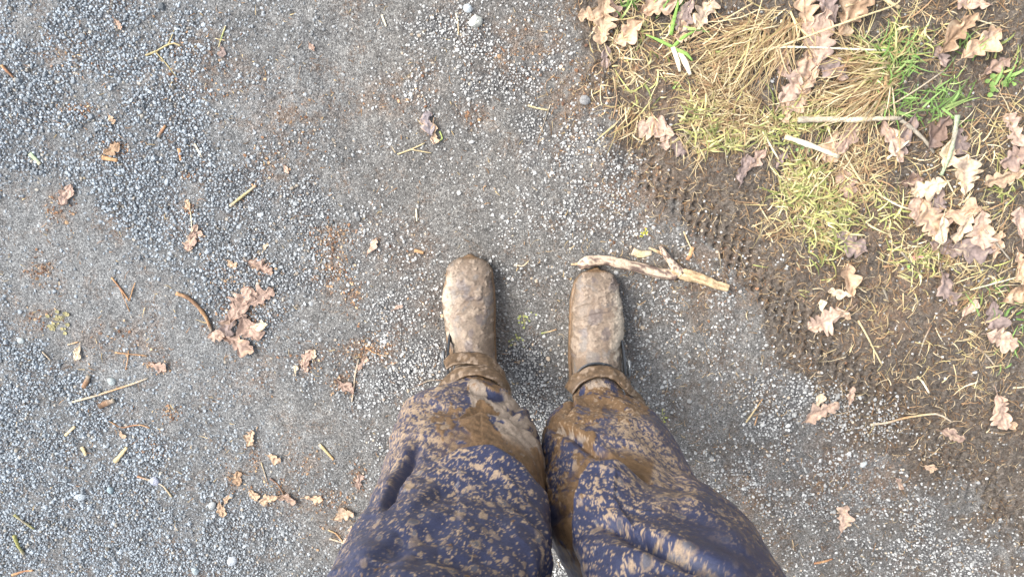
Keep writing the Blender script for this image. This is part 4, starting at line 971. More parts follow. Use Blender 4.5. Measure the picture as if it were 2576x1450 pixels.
def build_leg(name, rings, outL, outR, folds, mudzones, splatfield, seed, fin):
    """rings: z, front py, depth, (L,R) or None"""
    zs = np.array([r[0] for r in rings]); Fp = np.array([r[1] for r in rings]); D = np.array([r[2] for r in rings])
    NV = 400; NU = 350
    z = np.concatenate([np.linspace(zs[0], .95, NV-40), np.linspace(.953, zs[-1], 40)])
    def smooth(a, k=9):
        for _ in range(k): a[1:-1] = (a[:-2]+2*a[1:-1]+a[2:])/4
        return a
    F = smooth(np.interp(z, zs, Fp), 20); Dd = smooth(np.interp(z, zs, D), 20)
    slv = [(1142,1240),(1138,1245),(1126,1256),(1112,1268)] if seed == 1 else [(1452,1558),(1448,1561),(1442,1570),(1440,1582)]
    _, yf = P(1288, F, z)
    yc = yf-Dd/2
    _, pye = Q(0*z, yc, z)
    L = np.interp(pye, [p[1] for p in outL], [p[0] for p in outL]); R = np.interp(pye, [p[1] for p in outR], [p[0] for p in outR])
    nl, nr = (np.interp(z, [.1, .15, .2, .235], [p[k_] for p in slv]) for k_ in (0, 1))
    kb = sst(.212, .250, z); L = nl*(1-kb)+L*kb; R = nr*(1-kb)+R*kb
    xl, _ = P(L, pye, z); xr, _ = P(R, pye, z)
    xl = smooth(xl.copy(), 10); xr = smooth(xr.copy(), 10)
    # above the picture the leg closes towards the hip
    k = sst(.90, 1.0, z)
    xl2 = np.where(seed == 1, -.20, -.005); xr2 = np.where(seed == 1, .005, .20)
    xl = xl*(1-k)+xl2*k; xr = xr*(1-k)+xr2*k
    cx = (xl+xr)/2; a = (xr-xl)/2; b = Dd/2
    s = np.arange(NU)/NU
    th = 2*math.pi*s - .28*np.sin(4*math.pi*s)*0
    th = math.pi/2+(2*math.pi*(s-.5))-.45*np.sin(2*math.pi*(s-.5))
    TH, ZZ = np.meshgrid(th, z)
    c_, s_ = np.cos(TH), np.sin(TH)
    pw = .92
    ex = np.sign(c_)*np.abs(c_)**pw; ey = np.sign(s_)*np.abs(s_)**pw
    X = cx[:, None]+a[:, None]*ex; Y = yc[:, None]+b[:, None]*ey; Z = ZZ.copy()
    px, py = Q(X, Y, Z)
    front = sst(-.35, .25, s_)
    lowz = sst(.15, .24, Z)
    arc = (TH-math.pi/2)*(a[:, None]+b[:, None])/2
    d = (fbm(arc*7+ZZ*3+seed*5, ZZ*5-arc*3, 2, 50+seed)-.5)*.030*lowz
    dd = (fbm(arc*16+ZZ*9+seed*5, ZZ*12+arc*5, 3, 60+seed)-.5)
    d += (.5-np.abs(dd)*4)*.0036*lowz
    d += (fbm(arc*60, ZZ*45, 3, 70+seed)-.5)*.0022
    panel = np.zeros((NV, NU)); under = np.zeros((NV, NU))
    for fi, (pts, amp, wo, wi, groove) in enumerate(folds):
        ds, sd_, fr = seg_d(px, py, pts); q = ds*sd_
        if fi == 0:
            on = sst(.0, .03, fr)*sst(1, .93, fr)*sst(-.2, .1, s_)
            panel = sst(-3, 0, q)*sst(170, 110, q)*on; under = sst(1, -2, q)*sst(-75, -45, q)*on*sst(1, .75, fr)
        tap = sst(0, .22, fr)*sst(1, .72, fr)
        ridge = np.where(q > 0, np.exp(-(np.abs(q)/wo)**1.4), np.exp(-(-q/wi)**2))
        gr = np.exp(-((q+wi*1.3)/(wi*1.3))**2)
        d += (amp*ridge-groove*gr)*tap*(sst(.0, .6, s_) if amp > 9 and fi != 1 else front)*.001
    nx = ex/np.maximum(a[:, None], .01); ny = ey/np.maximum(b[:, None], .01); nl = np.hypot(nx, ny)+1e-9
    X = X+nx/nl*d; Y = Y+ny/nl*d
    # keep the trouser legs from crossing
    lim = -.001 if seed == 1 else .001
    px, py = Q(X, Y, Z)
    # ---- dirt
    n1 = fbm(arc*55, ZZ*34, 5, 80+seed, .62); n2 = fbm(arc*170, ZZ*80+arc*40, 4, 90+seed, .6)
    n3 = fbm(arc*18, ZZ*12, 4, 95+seed)
    n4 = fbm(arc*380, ZZ*190+arc*60, 4, 99+seed, .6)
    C = np.tile(NAVY, (NV, NU, 1))*(.85+.3*n3[..., None]); rough = np.full((NV, NU), .36)
    M = np.zeros((NV, NU))
    def lay(mask, col, rg, thick=.6):
        nonlocal C, rough, M
        m = mask[..., None]; C = C*(1-m)+col*m; rough = rough*(1-mask)+rg*mask; M = np.maximum(M, mask*thick)
    # fine dust film
    film = caps(px, py, [z_[0] for z_ in mudzones if z_[1] == 'film'])*front
    lay(film*.6*sst(.3, .6, n4), DRY*.9, .8, .1)
    # splats
    r = np.random.default_rng(500+seed)
    nspl = splatfield
    for q in range(nspl):
        zc = .25+.75*r.random(); ac = r.uniform(-.19, .19)
        if vn(np.array([ac*26+seed]), np.array([zc*13.]), 7)[0] < r.uniform(.1, .75): continue
        t_ = r.random()
        rad = .0006+.0008*r.random()**1.5 if t_ < .74 else (.0016+.0020*r.random() if t_ < .95 else .0036+.0030*r.random())
        st_ = r.uniform(1.5, 2.6); an = r.normal(0, .25)+ (-.45 if seed == 1 else .35)*np.sign(-ac if seed == 1 else ac)*0
        vi = np.searchsorted(z, [zc-rad*st_*1.6, zc+rad*st_*1.6]); v0, v1 = max(vi[0], 0), min(vi[1]+1, NV)
        if v1-v0 < 1: continue
        A_ = arc[v0:v1]; Z_ = ZZ[v0:v1]
        du = A_-ac; dv = Z_-zc
        ca, sa = math.cos(an), math.sin(an)
        u_ = (du*ca+dv*sa)/rad; v_ = (-du*sa+dv*ca)/(rad*st_)
        wob = 1+.75*(fbm(A_*260, Z_*120, 3, q % 37)-.5)*2*.8
        rr = np.hypot(u_, v_)
        m = sst(1.2, .82, rr/wob)
        if m.max() <= 0: continue
        kind = r.random()
        if rad > .0024 and kind < .4:
            inner = sst(.85, .6, rr/wob); col = DRY*(1-inner[..., None])+GREYSP*inner[..., None]
        elif kind < .25: col = GREYSP*1.1
        else: col = DRY*r.uniform(.85, 1.15)
        al = r.uniform(.45, .97); mm = m[..., None]*al
        C[v0:v1] = C[v0:v1]*(1-mm)+col*mm; rough[v0:v1] = rough[v0:v1]*(1-m)+.8*m; M[v0:v1] = np.maximum(M[v0:v1], m*.35)
    for cap_, kind in mudzones:
        if kind == 'film': continue
        w_ = caps(px+(n3-.5)*40, py+(n1-.5)*40, [cap_])*sst(-.2, .2, s_)
        if kind in ('wet', 'brown', 'pale'): w_ = w_*(1-.95*panel)
        if kind == 'dry':      # dense dried mottling
            lay(sst(-.03, .03, n2*.45+n4*.55-(.66-.20*w_)), DRY*(.80+.45*n1[..., None]), .85, .3)
        elif kind == 'fine':
            lay(sst(-.03, .03, n4-(.70-.20*w_)), DRY*(.95+.25*n1[..., None]), .85, .2)
        elif kind == 'wet':
            lay(sst(-.02, .04, n1-(.82-.62*w_)), WET*(.45+.9*n2[..., None]+.4*n4[..., None]), .34, 1.)
        elif kind == 'brown':
            lay(sst(-.04, .04, n1*.6+n2*.4-(.72-.27*w_)), WET*1.1*(.35+.9*n2[..., None]+.5*n4[..., None]), .5, .6)
        elif kind == 'pale':
            lay(sst(-.03, .04, n1-(.80-.50*w_)), PALE*(.35+.85*n2[..., None]+.55*n4[..., None]), .55, .9)
        elif kind == 'clean':
            C = C*(1-w_[..., None])+NAVY*w_[..., None]; rough = rough*(1-w_)+.4*w_; M *= (1-w_)
    # the cloth tucked under the thigh panel is caked brown
    lay(under*sst(.36, .46, n1*.5+n2*.5+.04), WET*(.30+.9*n2[..., None]+.5*n4[..., None]), .45, .5)
    # sleeve below the hem is all mud brown
    sl = sst(.20, .17, Z)
    lay(sl*sst(.25, .45, n1+.25), RUB*(.65+.6*n2[..., None]), .6, .4)
    X = X+nx/nl*M*.0022*(n2+.6*n4-.2); Y = Y+ny/nl*M*.0022*(n2+.6*n4-.2)
    V = np.stack([X, Y, Z], -1).reshape(-1, 3)
    # drop the unseen back rows to save faces: none dropped, the tube stays closed
    Fc = grid_faces(NU, NV, wrap=True)
    me = mesh_np(name, V, Fc, M_cloth, np.clip(C.reshape(-1, 3), 0, 1), attrs={'rough': rough})
    o = link(name, me, person)
    print(name, 'front y', [round(float(np.interp(q, z, yf)), 3) for q in (.13, .2, .3, .4, .5, .6, .7, .8, .9)], 'pye', [int(np.interp(q, z, pye)) for q in (.2, .3, .4, .5, .6, .7, .8, .9)])
    return o

# outlines in the picture (x, y) of the two trouser legs
LL = [(1140,880),(1128,930),(1108,960),(1075,985),(1045,1010),(1020,1050),(1000,1110),(983,1160),(968,1200),(958,1245),(945,1275),(915,1330),(880,1400),(848,1450),(800,1540),(760,1640)]
LR = [(1240,880),(1248,930),(1262,960),(1278,990),(1303,1005),(1306,1045),(1325,1080),(1345,1130),(1358,1180),(1362,1250),(1364,1330),(1368,1400),(1373,1450),(1378,1540),(1380,1640)]
RL = [(1448,900),(1436,950),(1438,985),(1434,1010),(1420,1035),(1380,1052),(1372,1100),(1364,1160),(1363,1230),(1372,1270),(1385,1310),(1405,1370),(1430,1420),(1450,1455),(1455,1540),(1450,1640)]
RR = [(1560,900),(1566,940),(1578,985),(1600,1020),(1640,1075),(1690,1145),(1740,1230),(1780,1290),(1830,1318),(1868,1345),(1905,1385),(1930,1420),(1955,1450),(2010,1540),(2060,1640)]
ringsL = [(.10,888,.10),(.14,900,.10),(.18,928,.105),(.215,958,.11),(.25,974,.15),(.30,998,.17),(.40,1046,.18),(.48,1100,.185),(.56,1158,.185),(.64,1218,.185),(.72,1280,.185),(.80,1348,.185),(.90,1440,.19),(1.0,1570,.21)]
ringsR = [(.10,915,.10),(.14,928,.10),(.18,952,.105),(.215,984,.11),(.25,996,.15),(.30,1014,.17),(.40,1052,.18),(.48,1104,.185),(.56,1162,.185),(.64,1220,.185),(.72,1282,.185),(.80,1348,.185),(.90,1440,.19),(1.0,1570,.21)]
# folds: polyline, amplitude mm, width out px, width in px, groove mm  (raised side is the left of travel with y down)
foldsL = [
    ([(1392,1470),(1372,1350),(1345,1275),(1292,1210),(1228,1162),(1150,1146),(1070,1165)], 26, 75, 6, 16),
    ([(1062,1105),(1035,1140),(990,1210),(950,1290)][::-1], 11, 26, 7, 14),
    ([(1362,1200),(1330,1120),(1275,1060),(1210,1035),(1150,1060)], 10, 40, 8, 8),
    ([(1170,975),(1230,985),(1300,1003)], 9, 16, 6, 8),
    ([(1010,1300),(1100,1220),(1200,1200)], 6, 40, 18, 5),
    ([(880,1440),(1000,1340),(1150,1290)], 9, 60, 22, 8),
    ([(1385,1460),(1330,1380),(1270,1290)], 10, 26, 9, 9),
    ([(1330,1010),(1300,1050),(1320,1120)], 7, 20, 8, 6),
    ([(1020,1060),(1080,1020),(1160,1010)], 6, 24, 10, 5),
    ([(1000,1400),(1100,1370),(1230,1400)], 6, 40, 18, 5),
]
foldsR = [
    ([(1460,1500),(1458,1400),(1466,1300),(1480,1230),(1504,1196),(1562,1190),(1640,1212)][::-1], 30, 85, 5, 18),
    ([(1910,1440),(1820,1416),(1740,1396),(1640,1362),(1560,1320),(1490,1318)][::-1], 14, 44, 14, 15),
    ([(1375,1060),(1440,1080),(1500,1120),(1560,1150)], 11, 22, 8, 11),
    ([(1445,985),(1452,1030),(1430,1055)], 8, 12, 5, 8),
    ([(1600,1040),(1690,1120),(1760,1220)], 6, 30, 18, 6),
    ([(1700,1240),(1800,1320),(1900,1400)], 8, 60, 30, 6),
    ([(1520,1440),(1640,1400),(1760,1430)], 9, 40, 18, 8),
    ([(1460,1000),(1530,1000),(1600,1040)], 6, 20, 10, 6),
    ([(1440,1290),(1400,1330),(1390,1400)], 6, 20, 12, 6),
]
mudL = [
    (([(1100,1000),(1050,1080),(1000,1180)], 60, 50, .55), 'film'),
    (([(1115,1020),(1150,990)], 50, 20, .45), 'fine'),
    (([(1030,1030),(1060,1060),(1110,1050)], 30, 22, .95), 'dry'), (([(1066,1000),(1110,972),(1155,952)], 9, 6, 1.), 'dry'),
    (([(1030,1090),(1090,1100),(1150,1115)], 28, 22, .75), 'dry'),
    (([(1005,1080),(985,1170)], 22, 20, .8), 'fine'), (([(1070,1150),(1180,1160),(1280,1215)], 26, 24, .6), 'fine'), (([(1150,1230),(1280,1260)], 60, 50, .35), 'fine'),
    (([(1120,1070),(1150,1060)], 34, 20, .8), 'brown'),
    (([(1190,972),(1200,1010)], 24, 10, 1.05), 'pale'), (([(1270,1010),(1285,1050),(1310,1100),(1340,1160)], 34, 16, 1.0), 'pale'), (([(1215,1020),(1260,1030)], 18, 8, 1.), 'pale'),
    (([(1244,1000)], 14, 5, 1.), 'clean'),
    (([(1200,1050),(1220,1070),(1240,1110)], 34, 8, 1.15), 'wet'), (([(1240,1110),(1270,1150)], 30, 12, 1.05), 'wet'), (([(1250,1140),(1300,1175),(1340,1250),(1358,1330)], 36, 14, 1.0), 'brown'), (([(1345,1150),(1358,1260),(1364,1350)], 20, 14, .9), 'brown'),
    (([(1150,1170),(1175,1150)], 18, 8, 1.), 'wet'),
    (([(960,1270),(1010,1190),(1045,1140)], 14, 10, .85), 'clean'), (([(880,1430),(930,1370),(1010,1400)], 30, 30, .7), 'clean'),
    (([(1130,920),(1200,930),(1262,968)], 30, 12, 1.0), 'brown'),
]
mudR = [
    (([(1580,1090),(1640,1160),(1690,1220)], 60, 40, .9), 'film'),
    (([(1590,1010),(1500,1000),(1440,1040)], 48, 26, 1.0), 'brown'), (([(1500,1060),(1560,1060)], 40, 26, .7), 'brown'),
    (([(1400,1080),(1395,1160),(1400,1250)], 36, 24, .85), 'brown'), (([(1470,1140),(1490,1200),(1450,1270)], 36, 22, 1.0), 'brown'),
    (([(1400,1062),(1440,1075),(1480,1105)], 20, 8, 1.1), 'wet'), (([(1440,970),(1430,1040)], 18, 8, 1.1), 'wet'), (([(1480,972),(1530,968)], 8, 6, 1.), 'pale'), (([(1415,1085),(1460,1105)], 10, 6, 1.), 'pale'), (([(1460,1150),(1470,1200)], 14, 8, .8), 'wet'),  # second pale strip is the wet mud's highlight, put into the colour
    (([(1580,1070),(1610,1120),(1660,1165)], 44, 26, 1.0), 'fine'), (([(1560,1110),(1640,1190)], 40, 30, .8), 'fine'), (([(1690,1180),(1740,1250)], 22, 20, .8), 'fine'),
    (([(1560,1190),(1700,1240),(1820,1310)], 34, 30, .5), 'fine'),
    (([(1505,1205),(1500,1270)], 20, 14, .7), 'dry'), (([(1470,1330),(1540,1300)], 12, 10, .7), 'dry'), (([(1520,1240),(1600,1300)], 60, 50, .4), 'fine'),
    (([(1390,1290),(1402,1345),(1425,1400)], 22, 8, 1.05), 'clean'), (([(1780,1340),(1880,1420)], 44, 30, .8), 'clean'),
]
legL = build_leg('trouser_leg', ringsL, LL, LR, foldsL, mudL, 2700, 1, 0)
legR = build_leg('trouser_leg', ringsR, RL, RR, foldsR, mudR, 2300, 2, 0)

# hip part of the trousers joining both legs behind the camera's view
def hips():
    nu, nv = 48, 10; th = np.arange(nu)/nu*2*math.pi; zz = np.linspace(.93, 1.10, nv)
    T, Zz = np.meshgrid(th, zz)
    _, yf = P(1288, 1570, 1.0); yc = float(yf)-.125
    k = sst(.93, .98, Zz)
    X = np.cos(T)*(.16+.035*k); Y = yc+np.sin(T)*(.085+.02*k)
    V = np.stack([X, Y, Zz], -1).reshape(-1, 3)
    F = grid_faces(nu, nv, wrap=True)
    V = np.concatenate([V, [[0, yc, .90]], [[0, yc, 1.10]]]); i = np.arange(nu); b = (nv-1)*nu
    faces = [tuple(f) for f in F]+[(len(V)-2, int((q+1) % nu), int(q)) for q in i]+[(len(V)-1, int(b+q), int(b+(q+1) % nu)) for q in i]
    me = bpy.data.meshes.new('waist'); me.from_pydata([tuple(v) for v in V], [], faces)
    c = np.ones((len(V), 4), np.float32); c[:, :3] = NAVY; a = me.color_attributes.new('col', 'FLOAT_COLOR', 'POINT'); a.data.foreach_set('color', c.ravel())
    at = me.attributes.new('rough', 'FLOAT', 'POINT'); at.data.foreach_set('value', np.full(len(V), .45, np.float32))
    finish(me, M_cloth); link('trouser_waist', me, person)
hips()

# ------------------------------------------------------------------ boots
def boot(cx_px, tip_py, outL, outR, coll_py, outer, seed):
    """rubber overshoe boot: lofted rings from toe to collar, thick sole rim, side strap with buckle"""
    def rnd(o):
        rest = [p for p in o if p[1] > tip_py+42]; hw = abs(rest[0][0]-cx_px); sg = 1 if rest[0][0] > cx_px else -1
        return [(cx_px+sg*hw*max(.10, math.sqrt(max(0, 1-((41-d_)/43)**2.3)) if d_ > 0 else .1), tip_py+d_) for d_ in (0, .5, 1, 2, 3.5, 5, 8, 12, 17, 23, 30, 36, 41)]+rest
    outL, outR = rnd(outL), rnd(outR)
    _, ty = P(cx_px, tip_py, .022); ty = float(ty)
    _, cyl = P(cx_px, coll_py, .125); dc = ty-float(cyl)           # collar front offset
    k = dc/.18
    top = [(.0,.018),(.004,.034),(.014,.047),(.03,.056),(.05,.062),(.075,.068),(.10,.076),(.125,.088),(.15,.103),(.17,.117),(.18,.126)]
    bot = [(.003,.010),(.006,.003),(.014,0),(.03,0),(.055,0),(.085,0),(.12,0),(.17,.0),(.24,.004),(.295,.03),(.305,.10)]
    n = len(top); NVb = 150; NUb = 150
    t = np.linspace(0, 1, NVb); tn = np.linspace(0, 1, n)
    def sm(a, q=14):
        for _ in range(q): a[1:-1] = (a[:-2]+2*a[1:-1]+a[2:])/4
        return a
    Ty = sm(np.interp(t, tn, [p[0]*k for p in top])); Tz = sm(np.interp(t, tn, [p[1] for p in top]))
    By = sm(np.interp(t, tn, [p[0]*k for p in bot])); Bz = sm(np.interp(t, tn, [p[1] for p in bot]))
    my = (Ty+By)/2; mz = (Tz+Bz)/2
    # width from the outline seen in the picture at the widest place of every ring
    wy = ty-(Ty*.55+By*.45); wz = Tz*.45+Bz*.55
    _, pyr = Q(0*wy, wy, wz)
    L = np.interp(pyr, [p[1] for p in outL], [p[0] for p in outL]); R = np.interp(pyr, [p[1] for p in outR], [p[0] for p in outR])
    xl, _ = P(L, pyr, wz); xr, _ = P(R, pyr, wz)
    kk = sst(.0, .09, t)
    cap = np.sqrt(np.clip(t/.10, 0, 1))
    cx = (xl+xr)/2; a = (xr-xl)/2
    th = np.arange(NUb)/NUb*2*math.pi
    TH, TT = np.meshgrid(th, t)
    c_, s_ = np.cos(TH), np.sin(TH)
    lowflat = sst(.0, .3, 1-TT)
    pw = np.where(s_ < 0, .55, .86)
    ex = np.sign(c_)*np.abs(c_)**np.where(s_ < 0, .62, .86); ey = np.sign(s_)*np.abs(s_)**pw
    hy = (Ty-By)/2; hz = (Tz-Bz)/2
    X = cx[:, None]+a[:, None]*ex
    Yb = ty-(my[:, None]+hy[:, None]*ey); Zb = mz[:, None]+hz[:, None]*ey
    nrm = np.stack([ex/a.clip(.01)[:, None], -np.sign(hy)[:, None]*0*ey, ey/hz.clip(.01)[:, None]], -1); nrm /= np.linalg.norm(nrm, axis=-1)[..., None]+1e-9
    u_ = X*40+seed*3; v_ = Yb*40
    lump = fbm(u_, v_+Zb*20, 4, 120+seed); fineN = fbm(X*230+seed, Yb*230, 4, 130+seed, .65); crust = fbm(X*70+seed*7, Yb*70, 5, 140+seed, .62)
    side_d = (c_*outer)
    cr = sst(.52, .60, crust+.06*side_d)*sst(-.2, .2, s_)
    disp = (lump-.5)*.0030+(fineN-.5)*.0020+cr*.0020
    # creases over the instep
    crease = sum(np.exp(-((TT-tc-.03*np.cos(TH*2+q))/.008)**2) for q, tc in enumerate((.50, .57, .63)))*sst(.0, .5, s_)
    disp -= crease*.0014
    X = X+nrm[..., 0]*disp; Zb = Zb+nrm[..., 2]*disp
    px, py = Q(X, Yb, Zb)
    base = RUB*1.2*(.5+1.0*fineN[..., None])
    C = base
    def lay(m, col):
        nonlocal C
        C = C*(1-m[..., None])+col*m[..., None]
    lay(sst(.52, .62, lump)*.7, np.array([.185,.165,.15]))
    lay(sst(.50, .57, fbm(X*60+3*seed, Yb*45, 4, 150+seed)), np.array([.215,.160,.118])*(.75+.5*fineN[..., None]))
    lay(cr*.9, np.array([.30,.235,.18])*(.75+.5*fineN[..., None]))
    pale = caps(px, py, [([(cx_px+outer*55, tip_py+60),(cx_px+outer*62, tip_py+150),(cx_px+outer*50, tip_py+215)], 14, 14, 1)])*sst(.4, .55, crust+.1)
    lay(pale, np.array([.42,.36,.285]))
    # wet rim along the inner side and round the toe
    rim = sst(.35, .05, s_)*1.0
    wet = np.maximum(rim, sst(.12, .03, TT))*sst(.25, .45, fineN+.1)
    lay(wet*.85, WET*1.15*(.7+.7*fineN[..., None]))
    darkb = sst(.60, .66, fbm(X*45+9*seed, Yb*38, 4, 160+seed))*.6
    lay(darkb, np.array([.12,.10,.10]))
    rough = .50-.2*wet-.15*darkb+.2*cr
    V = np.stack([X, Yb, Zb], -1).reshape(-1, 3)
    F = grid_faces(NUb, NVb, wrap=True)
    C = C.reshape(-1, 3); rough = rough.reshape(-1)
    # toe cap and a turned-in collar lip with real thickness
    last = V[(NVb-1)*NUb:].copy(); cen = last.mean(0)
    lips = []; lc = []
    for sc_, dz in ((1.0, .0025), (.95, .003), (.90, .001), (.88, -.012), (.86, -.05)):
        q = cen+(last-cen)*np.array([sc_, sc_, 1]); q[:, 2] += dz; lips.append(q); lc.append(np.tile(np.array([.045,.05,.058]), (NUb, 1)))
    nb = len(V); V = np.concatenate([V]+lips); C = np.concatenate([C]+lc); rough = np.concatenate([rough, np.full(NUb*5, .35)])
    i = np.arange(NUb); j = (i+1) % NUb
    for q in range(5):
        a0 = nb+(q-1)*NUb if q else (NVb-1)*NUb; b0 = nb+q*NUb
        F = np.concatenate([F, np.stack([a0+i, a0+j, b0+j, b0+i], 1)])
    tip = len(V); V = np.concatenate([V, [V[:NUb].mean(0)]]); C = np.concatenate([C, C[:1]]); rough = np.concatenate([rough, [.5]])
    F = np.concatenate([F, np.stack([np.full(NUb, tip), j, i, i], 1)])
    root = bpy.data.objects.new('boot', None); COL.objects.link(root); root.parent = person
    me = bpy.data.meshes.new('boot_upper'); me.from_pydata([tuple(v) for v in V], [], [tuple(f) if f[2] != f[3] else tuple(f[:3]) for f in F.tolist()])
    cc = np.ones((len(V), 4), np.float32); cc[:, :3] = np.clip(C, 0, 1); at = me.color_attributes.new('col', 'FLOAT_COLOR', 'POINT'); at.data.foreach_set('color', cc.ravel())
    at = me.attributes.new('rough', 'FLOAT', 'POINT'); at.data.foreach_set('value', rough.astype(np.float32))
    finish(me, M_boot); link('boot_upper', me, root)
    # sole: outline of the foot a few mm proud, 14 mm thick
    ns = 80; tt = np.linspace(0, 1, ns)
    Ls = []; 
    yy = ty+.004-(tt*.315*k)
    wv = np.interp(tt*.315*k, By, a)*1.0; cv = np.interp(tt*.315*k, By, cx)
    end = np.sqrt(np.clip(1-((tt-.5)/.5)**10, 0, 1)); end = np.clip(np.minimum(np.sqrt(np.clip(tt/.16, 0, 1)*(2-np.clip(tt/.16, 0, 1))), np.sqrt(np.clip((1-tt)/.12, 0, 1)*(2-np.clip((1-tt)/.12, 0, 1)))), .30, 1)
    wv = (wv+.0035)*end
    lp = np.concatenate([np.stack([cv-wv, yy], 1), np.stack([cv+wv, yy], 1)[::-1]]); m = len(lp)
    Vs = []; 
    for zz_, sc_ in ((.0, .97), (.003, 1.0), (.012, 1.0), (.016, .985), (.0165, .9)):
        c0 = lp.mean(0); Vs.append(np.concatenate([c0+(lp-c0)*sc_, np.full((m, 1), zz_)], 1))
    Vs = np.concatenate(Vs); Vs[:, :2] += (fbm(Vs[:, :1]*200, Vs[:, 1:2]*200, 3, 9)-.5)*.0025
    fs = [(q*m+i_, q*m+(i_+1) % m, (q+1)*m+(i_+1) % m, (q+1)*m+i_) for q in range(4) for i_ in range(m)]
    fs.append(tuple(range(m))[::-1])
    me = bpy.data.meshes.new('sole'); me.from_pydata([tuple(v) for v in Vs], [], fs)
    nz = fbm(Vs[:, 0]*150, Vs[:, 1]*150, 3, 77)[:, None]
    cc = np.ones((len(Vs), 4), np.float32); cc[:, :3] = WET*(.6+1.2*nz); at = me.color_attributes.new('col', 'FLOAT_COLOR', 'POINT'); at.data.foreach_set('color', cc.ravel())
    at = me.attributes.new('rough', 'FLOAT', 'POINT'); at.data.foreach_set('value', np.full(len(Vs), .4, np.float32))
    finish(me, M_boot); link('sole', me, root)
    # adjuster strap with buckle on the outer side of the collar
    sx = float((cx[-1]+outer*a[-1])); sy = float(ty-(Ty[-1]*.72+By[-1]*.28)); sz = float(Tz[-1])
    def strip(pts, w_, th_, mat, nm, par):
        Vb = []; Fb = []
        P3 = [np.array(p) for p in pts]
        for q, p in enumerate(P3):
            d_ = P3[min(q+1, len(P3)-1)]-P3[max(q-1, 0)]; d_ /= np.linalg.norm(d_)
            out = np.array([outer, 0, 0.]); up = np.cross(d_, out); up /= np.linalg.norm(up)
            for s1, s2 in ((1, 1), (-1, 1), (-1, -1), (1, -1)): Vb.append(tuple(p+up*w_/2*s1+out*th_/2*s2))
        for q in range(len(P3)-1):
            for e_ in range(4): Fb.append((q*4+e_, q*4+(e_+1) % 4, q*4+4+(e_+1) % 4, q*4+4+e_))
        Fb += [(0, 1, 2, 3), tuple((len(P3)-1)*4+e_ for e_ in (3, 2, 1, 0))]
        mm = bpy.data.meshes.new(nm); mm.from_pydata(Vb, [], Fb); finish(mm, mat, False)
        return link(nm, mm, par)
    sx += outer*.006
    st = strip([(sx+outer*.000, sy+.065, sz-.062), (sx+outer*.003, sy+.045, sz-.045), (sx+outer*.004, sy+.025, sz-.028), (sx+outer*.004, sy, sz-.016), (sx+outer*.002, sy-.03, sz-.012)], .017, .004, M_black, 'strap', root)
    # buckle frame: four small bars and a tongue
    bx, by_, bz = sx+outer*.012, sy+.016, sz-.016
    bars = [((0, .017, -.009), (0, -.017, -.009)), ((0, .017, .009), (0, -.017, .009)), ((0, .017, -.010), (0, .017, .010)), ((0, -.017, -.010), (0, -.017, .010)), ((0, 0, -.008), (outer*.004, .0, .011)), ((outer*.003, .014, 0), (outer*.003, -.018, .0))]
    Vb = []; Fb = []
    for p0, p1 in bars:
        p0 = np.array(p0)+(bx, by_, bz); p1 = np.array(p1)+(bx, by_, bz); d_ = (p1-p0)/np.linalg.norm(p1-p0)
        s1 = np.cross(d_, [outer, .1, .2]); s1 /= np.linalg.norm(s1); s2 = np.cross(d_, s1); b0 = len(Vb)
        for p in (p0, p1):
            for q in range(6): an = q/6*6.283; Vb.append(tuple(p+(s1*math.cos(an)+s2*math.sin(an))*.0019))
        for q in range(6): Fb.append((b0+q, b0+(q+1) % 6, b0+6+(q+1) % 6, b0+6+q))
        Fb.append(tuple(b0+q for q in range(5, -1, -1))); Fb.append(tuple(b0+6+q for q in range(6)))
    mm = bpy.data.meshes.new('buckle'); mm.from_pydata(Vb, [], Fb); finish(mm, M_metal)
    link('buckle', mm, root)
    return root
BLo = [(1176,645),(1150,655),(1135,680),(1124,705),(1118,725),(1114,745),(1115,775),(1120,810),(1125,840),(1134,862),(1140,885),(1138,960),(1140,1100)]
BRo = [(1184,645),(1212,655),(1228,680),(1237,705),(1241,730),(1243,775),(1242,810),(1243,840),(1244,862),(1243,885),(1246,960),(1240,1100)]
CLo = [(1494,678),(1470,688),(1456,708),(1446,730),(1440,752),(1438,790),(1437,830),(1436,870),(1440,900),(1440,990),(1440,1130)]
CRo = [(1506,678),(1530,688),(1545,708),(1554,730),(1560,752),(1567,790),(1568,820),(1566,850),(1562,880),(1560,905),(1560,990),(1556,1130)]

boot(1180, 646, BLo, BRo, 883, -1, 1)
boot(1500, 679, CLo, CRo, 909, 1, 2)

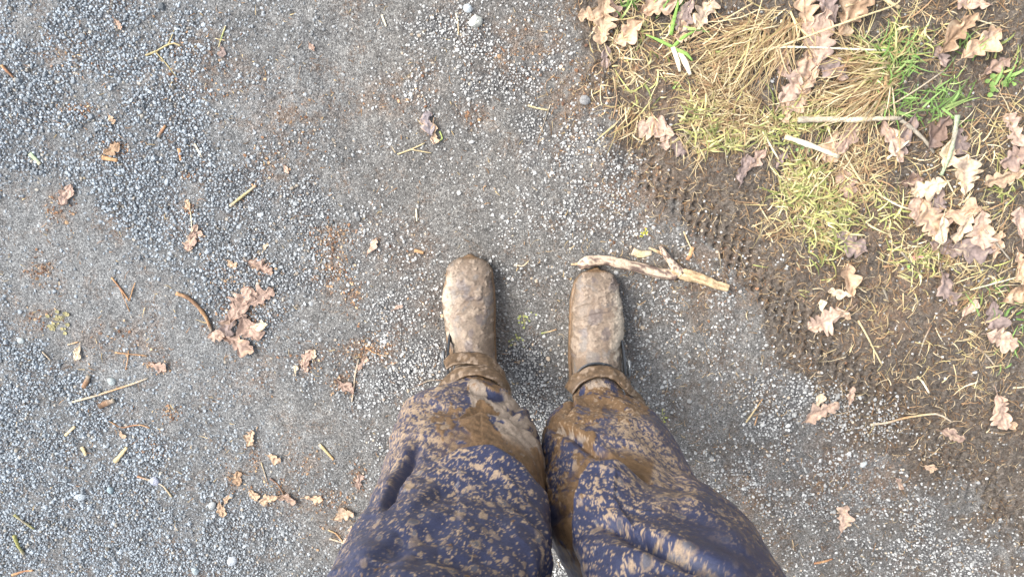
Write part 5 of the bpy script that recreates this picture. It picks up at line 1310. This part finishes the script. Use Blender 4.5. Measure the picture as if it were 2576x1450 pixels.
# ------------------------------------------------------------------ muddy closure tabs round the trouser hems
def tab(z0, cpx, fpy, rx, ry, a0, a1, h, flare, seed, tilt=0., lab=None, cone=.022):
    """band round the ankle from angle a0 to a1 (0 = person's left / picture right, 90 = towards the toes)"""
    x, yf = P(cpx, fpy, z0+h/2); x, yf = float(x), float(yf); cy = yf-ry
    n = 90; m = 12; A = np.radians(np.linspace(a0, a1, n)); S = np.linspace(0, 1, n)
    V = []; C = []
    for layer in (0, 1):
        for q in range(m):
            v = q/(m-1)
            off = (.0016 if layer == 0 else -.0016)
            fl = flare*sst(.6, 0., S) if flare > 0 else -flare*sst(.7, 1., S)
            r1 = rx+off+fl+cone*(1-v)+.003*(fbm(S*7+seed, S*0+v*1.5, 3, seed)-.5)*2+.0022*math.sin(v*3.1)
            r2 = ry+off+fl+cone*(1-v)+.003*(fbm(S*7+seed, S*0+v*1.5, 3, seed)-.5)*2+.0022*math.sin(v*3.1)
            z = z0+h*v*(1-.25*fl/.03)+tilt*np.cos(A)+.004*(fbm(S*5+3, S*0, 2, seed+2)-.5)
            X = x+np.cos(A)*r1; Y = cy+np.sin(A)*r2
            nz = fbm(S*18+seed, S*0+v*4, 4, seed+5, .6)
            d = .0022*(nz-.5)*(1 if layer == 0 else 0)
            V.append(np.stack([X+np.cos(A)*d, Y+np.sin(A)*d, z], 1))
            c = np.array([[.135,.090,.055]])*(.25+1.5*nz[:, None]); pl = sst(.58, .66, fbm(S*22, S*0+v*3+seed, 3, seed+8))[:, None]; c = c*(1-pl*.8)+np.array([.30,.225,.165])*pl*.8
            C.append(c)
    V = np.concatenate(V); C = np.concatenate(C)
    F = []
    for q in range(m-1):
        for i in range(n-1):
            b = q*n+i; F.append((b, b+1, b+n+1, b+n)); o = m*n; F.append((o+b, o+b+n, o+b+n+1, o+b+1))
    o = m*n
    for i in range(n-1):
        F.append((i, o+i, o+i+1, i+1)); t = (m-1)*n; F.append((t+i, t+i+1, o+t+i+1, o+t+i))
    for q in range(m-1):
        F.append((q*n, (q+1)*n, o+(q+1)*n, o+q*n)); e = n-1; F.append((q*n+e, o+q*n+e, o+(q+1)*n+e, (q+1)*n+e))
    me = mesh_np('hem_tab', V, np.array(F), M_boot, C, attrs={'rough': np.full(len(V), .42)})
    ob = link('hem_tab', me, person)
    if lab: ob['label'] = lab
tab(.155, 1186, 908, .058, .056, 0, 138, .032, -.008, 31, .003, cone=.014)
tab(.192, 1192, 938, .064, .056, -8, 168, .024, .0, 33, -.006, cone=.012)
tab(.160, 1508, 940, .056, .056, -6, 162, .030, .0, 35, .0, cone=.014)
tab(.164, 1508, 938, .060, .058, -16, 52, .026, .030, 37, .0, 'loose tapered closure tab sticking out to the right', cone=.012)
